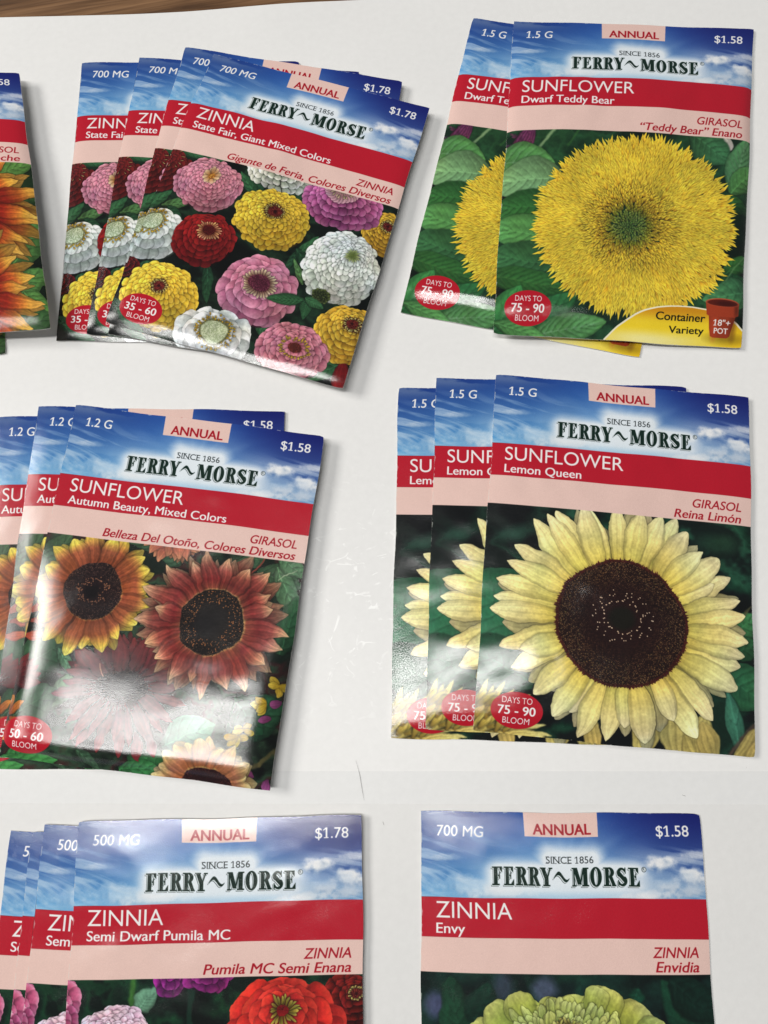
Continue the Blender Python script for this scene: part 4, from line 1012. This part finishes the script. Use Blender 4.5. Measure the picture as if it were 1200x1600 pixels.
def sheet(name, X, Y, Z, th, mats, parent, u=None, v=None):
    # a draped sheet of paper of thickness th: printed top, cut edges and underside
    nv, nu = X.shape; n = nu * nv
    top = np.stack([X, Y, Z], -1).reshape(-1, 3); bot = top - [0, 0, th]
    idx = np.arange(n).reshape(nv, nu)
    a, b_, c, d = idx[:-1, :-1].ravel(), idx[:-1, 1:].ravel(), idx[1:, 1:].ravel(), idx[1:, :-1].ravel()
    f = np.stack([a, d, c, b_], 1).tolist(); nt_ = len(f)
    per = list(idx[0, :]) + list(idx[1:, -1]) + list(idx[-1, -2::-1]) + list(idx[-2:0, 0])
    # ring of edge vertices duplicated so the cut edge is crisp
    V = [tuple(p) for p in top]; base = len(V)
    V += [tuple(top[i]) for i in per]; V += [tuple(bot[i]) for i in per]; k = len(per)
    for i in range(k):
        j = (i + 1) % k; f.append([base + i, base + j, base + k + j, base + k + i])
    uvs = None
    if u is not None:
        uu = u.ravel(); vv = v.ravel(); uvs = [(uu[i], vv[i]) for i in range(n)] + [(uu[i], vv[i]) for i in per] * 2
    mi = [0] * nt_ + [len(mats) - 1] * k
    return link_mesh(name, np.array(V) * MM, f, mats, parent, smooth=[True] * nt_ + [False] * k, mi=mi, uvs=uvs)

white_edge = paper_material('cut_paper_edge', (0.80, 0.79, 0.76))
ART = {}
for kind_ in ('zinnia_mixed', 'teddy', 'lemon', 'autumn', 'pumila', 'envy', 'orange_rayed'):
    rng = np.random.default_rng(7)
    ART[kind_] = print_material('printed_front_' + kind_, finish(globals()['art_' + kind_](), 'print_' + kind_))
print('art painted in %.1f s' % (time.time() - T0))

# name key, design, corners on the board (top-left, top-right, bottom-right, bottom-left), corner lift, bulge, what lies beneath
PACKETS = [
    ('A1', 'zinnia_mixed', [(-82.25, 235.00), (-2.89, 219.95), (-20.95, 111.45), (-100.53, 126.78)], (0.4, 0.4, 0.4, 0.5), 0.8, [], 11, {'bot_w': 0.05, 'lip': (0.968, 0.994, 0.6)}),
    ('A2', 'zinnia_mixed', [(-60.72, 232.45), (17.80, 211.28), (-10.29, 104.94), (-89.66, 126.67)], (0.6, 0.6, 0.6, 0.6), 0.6, ['A1'], 18, {'bot_w': 0.05, 'lip': (0.968, 0.994, 0.6)}),
    ('A3', 'zinnia_mixed', [(-43.53, 233.40), (32.40, 202.88), (-6.31, 97.30), (-81.92, 125.04)], (1, 2.5, 2.5, 1.2), 0.6, ['A1', 'A2'], 25, {'bot_w': 0.05, 'lip': (0.968, 0.994, 0.6)}),
    ('A4', 'zinnia_mixed', [(-33.24, 227.21), (39.70, 189.18), (-6.43, 90.86), (-82.19, 129.02)], (2, 4, 5.2, 2.8), 0.9, ['A1', 'A2', 'A3'], 32, {'bot_w': 0.05, 'lip': (0.968, 0.994, 0.6)}),
    ('T1', 'teddy', [(62.60, 226.23), (138.20, 195.53), (91.96, 86.21), (16.88, 116.16)], (0.3, 0.3, 0.3, 0.3), 1.2, [], 39, {'bot_w': 0.03, 'lip': (0.915, 0.952, 1.25)}),
    ('T2', 'teddy', [(76.65, 220.81), (160.60, 201.43), (124.83, 82.99), (45.31, 101.51)], (1, 0.5, 1.2, 4), 1.6, ['T1'], 46, {'bot_w': 0.03, 'lip': (0.915, 0.952, 1.25)}),
    ('L1', 'lemon', [(11.75, 89.91), (93.00, 74.24), (71.65, -36.00), (-9.56, -20.31)], (0.3, 0.3, 0.3, 0.3), 1.2, [], 53, {'ridge': 0.7, 'rv': 0.8}),
    ('L2', 'lemon', [(24.63, 90.84), (104.56, 73.17), (80.41, -36.82), (1.20, -19.49)], (0.5, 0.5, 0.5, 0.5), 1.2, ['L1'], 60, {'ridge': 0.7, 'rv': 0.8}),
    ('L3', 'lemon', [(44.09, 88.26), (122.96, 66.02), (96.24, -43.40), (15.34, -22.09)], (0.8, 1.4, 1.4, 0.8), 1.8, ['L1', 'L2'], 67, {'ridge': 0.7, 'rv': 0.8}),
    ('B1', 'autumn', [(-122.78, 103.20), (-41.42, 90.55), (-57.97, -21.12), (-139.82, -8.62)], (0.3, 0.3, 0.3, 0.3), 1.2, [], 74, {}),
    ('B2', 'autumn', [(-108.30, 104.33), (-26.83, 88.09), (-50.45, -22.86), (-131.94, -6.20)], (0.5, 0.5, 0.5, 0.5), 1.2, ['B1'], 81, {}),
    ('B3', 'autumn', [(-95.03, 101.96), (-14.99, 76.43), (-47.12, -29.01), (-127.54, -6.28)], (2.6, 4.0, 4.2, 3.2), 0.3, ['B1', 'B2'], 88, {'bot_w': 0.04, 'wob': 0.16, 'fold': 0.15, 'ridge': 3.4, 'rv': 0.83, 'rw': 0.46, 'side': 0.07, 'crinkle': 0.045}),
    ('G', 'orange_rayed', [(-194.43, 248.18), (-112.09, 230.71), (-118.24, 125.35), (-199.91, 138.44)], (0.3, 0.3, 0.3, 0.3), 1.2, [], 95, {}),
    ('F', 'orange_rayed', [(-185.50, 250.47), (-103.91, 231.28), (-99.17, 128.02), (-182.39, 138.47)], (3.5, 4.5, 7.5, 3.5), 1.8, ['G'], 102, {'bot_w': 0.05, 'lip': (0.95, 0.99, 0.9)}),
    ('P1', 'pumila', [(-127.04, -28.26), (-45.93, -44.84), (-68.43, -155.64), (-149.74, -139.19)], (0.3, 0.3, 0.3, 0.3), 0.2, [], 109, {'top_w': 0.045}),
    ('P2', 'pumila', [(-120.26, -29.44), (-39.31, -46.17), (-62.25, -156.86), (-143.16, -140.00)], (0.6, 0.6, 0.6, 0.6), 0.2, ['P1'], 116, {'top_w': 0.045}),
    ('P3', 'pumila', [(-116.26, -28.17), (-35.36, -44.55), (-57.74, -155.01), (-138.60, -138.72)], (1, 1, 1, 1), 0.2, ['P1', 'P2'], 123, {'top_w': 0.045}),
    ('P4', 'pumila', [(-105.88, -29.00), (-21.57, -40.50), (-38.49, -152.28), (-122.59, -139.84)], (1.4, 2.0, 1.6, 1.0), 0.5, ['P1', 'P2', 'P3'], 130, {'top_w': 0.03, 'crinkle': 0.03, 'wob': 0.1}),
    ('E', 'envy', [(-4.10, -42.51), (76.74, -56.23), (57.76, -167.90), (-23.28, -153.99)], (0.3, 0.3, 0.3, 0.3), 1.6, [], 137, {'top_w': 0.05, 'crinkle': 0.035, 'wob': 0.15}),
]
LABELS = {
    'A1': 'leftmost and lowest mixed zinnia seed packet of the fan near the wooden edge',
    'A2': 'mixed zinnia seed packet second from the left in the upper fan, wording mostly covered',
    'A3': 'mixed zinnia seed packet under the top one of the upper fan, price corner showing',
    'A4': 'fully visible mixed zinnia seed packet tilted on top of the upper fan',
    'T1': 'tilted teddy bear sunflower seed packet half hidden underneath, yellow corner poking out below',
    'T2': 'fully visible teddy bear sunflower seed packet with shaggy yellow bloom and flowerpot badge',
    'L1': 'lemon sunflower seed packet leftmost and lowest of its three, showing only a narrow strip',
    'L2': 'lemon sunflower seed packet in the middle of its three, cut off after SUN',
    'L3': 'fully visible lemon sunflower seed packet with one big pale yellow bloom and dark centre',
    'B1': 'autumn sunflower seed packet lowest of its three, cut off by the left edge',
    'B2': 'middle autumn sunflower seed packet of its three, its price half covered',
    'B3': 'fully visible autumn sunflower seed packet, glare over its lower half',
    'G': 'sunflower seed packet almost hidden beneath the orange one at the left edge',
    'F': 'orange rayed sunflower seed packet at the upper left edge, right side lifted',
    'P1': 'dwarf zinnia seed packet leftmost and lowest of the four at the bottom left',
    'P2': 'dwarf zinnia seed packet showing only a thin sliver between two others, bottom left',
    'P3': 'dwarf zinnia seed packet just beneath the top one at the bottom left',
    'P4': 'dwarf zinnia seed packet on top of the bottom left fan with full name readable',
    'E': 'single green zinnia seed packet lying alone at the bottom right of the board',
}
GROUPS = {'A': 'mixed zinnia packets fanned near the wooden edge', 'T': 'teddy bear sunflower packets', 'L': 'lemon sunflower packets fanned out', 'B': 'autumn sunflower packets fanned out',
          'G': 'orange sunflower packets at the left edge', 'F': 'orange sunflower packets at the left edge', 'P': 'dwarf zinnia packets fanned out'}
DR = {}
for key, kind, cs, lift, bulge, below, seed, opt in PACKETS:
    d = drape(cs, lift, bulge, [DR[b] for b in below], seed, **opt); DR[key] = d
    cx, cy = d['c'].mean(0); z0 = float(d['back'].min())
    root = bpy.data.objects.new('seed_packet', None); col_.objects.link(root)
    root.empty_display_size = .02; root.location = (cx * MM, cy * MM, z0 * MM)
    root['label'] = LABELS[key]; root['category'] = 'seed packet'
    if key[0] in GROUPS: root['group'] = GROUPS[key[0]]
    X, Y = d['X'] - cx, d['Y'] - cy
    sheet('front_sheet', X, Y, d['top'] - z0, 0.13, [ART[kind], white_edge], root, GU, 1 - GV)
    sheet('back_sheet', X, Y, np.minimum(d['back'] + 0.11, d['top'] - .14) - z0, 0.11, [white_edge], root)

# ---- the white board the packets lie on, with its slightly wavy cut edge
EX = np.array([-420, -126, -111.6, -87.4, -63.4, -39.5, -15.6, 3.5, 22.5, 41.5, 79.6, 460])
EY = np.array([309, 263.8, 261.5, 257.3, 253.2, 249.6, 246.5, 244.4, 242.2, 240.6, 237.5, 195])
nx, ny = 150, 110
gx = np.linspace(-420, 460, nx); t = np.linspace(0, 1, ny) ** 0.5
ye = np.interp(gx, EX, EY)
BX, BT = np.meshgrid(gx, 1 - t)
BY = ye[None, :] * 1.0 + (-460 - ye[None, :]) * (BT)
BY = BY[::-1]; BT = BT[::-1]
dist = ye[None, :] - BY
BZ = 1.1 * np.exp(-dist / 11.0) * np.exp(-((BX + 8) / 26.0) ** 2)
board = sheet('white_board', BX, BY, BZ, 1.6, [board_material('white_board_face', (0.815, 0.81, 0.795)), paper_material('board_edge', (.74, .73, .70))], None)
board['label'] = 'large white board with a wavy cut edge under all the seed packets'; board['category'] = 'board'

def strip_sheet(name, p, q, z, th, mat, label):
    # added thin sheet, a tone darker than the board; far edge p to q
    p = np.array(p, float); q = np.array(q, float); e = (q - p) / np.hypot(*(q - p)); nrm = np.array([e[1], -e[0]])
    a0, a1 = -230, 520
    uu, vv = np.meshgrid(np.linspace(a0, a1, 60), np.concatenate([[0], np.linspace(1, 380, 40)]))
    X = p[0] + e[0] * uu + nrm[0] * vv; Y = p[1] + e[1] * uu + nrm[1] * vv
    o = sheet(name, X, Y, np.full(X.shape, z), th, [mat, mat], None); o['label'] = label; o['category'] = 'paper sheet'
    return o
strip_sheet('tone_band_sheet', (-129.5, -10.7), (99.7, -47.9), 0.09, .08, board_material('tone_band_a', (0.765, 0.765, 0.755), False), 'thin band sheet, a tone darker than the board, starting just below the middle packets')
strip_sheet('tone_band_sheet', (-130.1, -20.1), (97.3, -57.0), 0.18, .08, board_material('tone_band_b', (0.75, 0.745, 0.73), False), 'second thin band sheet, darker again, directly under the bottom row of packets')

# ---- fine scratches and a few hairs on the board
def hair(name, pts, r, mat, label, cat):
    V = []; F = []
    pts = [np.array(p, float) for p in pts]
    for i, p in enumerate(pts):
        d = pts[min(i + 1, len(pts) - 1)] - pts[max(i - 1, 0)]; d = d / (np.linalg.norm(d) + 1e-9)
        n = np.array([-d[1], d[0], 0]); w = r * (0.35 if i in (0, len(pts) - 1) else 1)
        for k in range(5):
            a = 2 * math.pi * k / 5; V.append(p + n * w * math.cos(a) + np.array([0, 0, w * (1 + math.sin(a))]))
    for i in range(len(pts) - 1):
        for k in range(5):
            F.append([i * 5 + k, i * 5 + (k + 1) % 5, (i + 1) * 5 + (k + 1) % 5, (i + 1) * 5 + k])
    o = link_mesh(name, np.array(V) * MM, F, [mat]); o['label'] = label; o['category'] = cat
    return o
hm = paper_material('dark_fibre', (.12, .11, .10))
hair('fibre', [(-21.02, -25.12, 0.20), (-20.50, -29.32, 0.20), (-20.46, -33.98, 0.20), (-20.33, -36.78, 0.20)], 0.04, hm, 'curved dark hair lying on the white board between the middle and bottom rows', 'fibre')
hair('fibre', [(-15.83, -43.72, 0.20), (-15.60, -44.67, 0.20)], 0.12, hm, 'tiny dark fibre on the white surface left of the green zinnia packet', 'fibre')
hair('fibre', [(73.18, -50.35, 0.10), (74.02, -50.85, 0.10)], 0.12, hm, 'tiny dark crumb on the white surface above the green zinnia packet', 'fibre')

wood = link_mesh('wooden_tabletop', np.array([(-900, -900, -1.7), (900, -900, -1.7), (900, 900, -1.7), (-900, 900, -1.7), (-900, -900, -26), (900, -900, -26), (900, 900, -26), (-900, 900, -26)]) * MM,
                 [(0, 1, 2, 3), (7, 6, 5, 4), (0, 4, 5, 1), (1, 5, 6, 2), (2, 6, 7, 3), (3, 7, 4, 0)], [wood_material()], smooth=False)
wood['kind'] = 'structure'
print('script done in %.1f s' % (time.time() - T0))
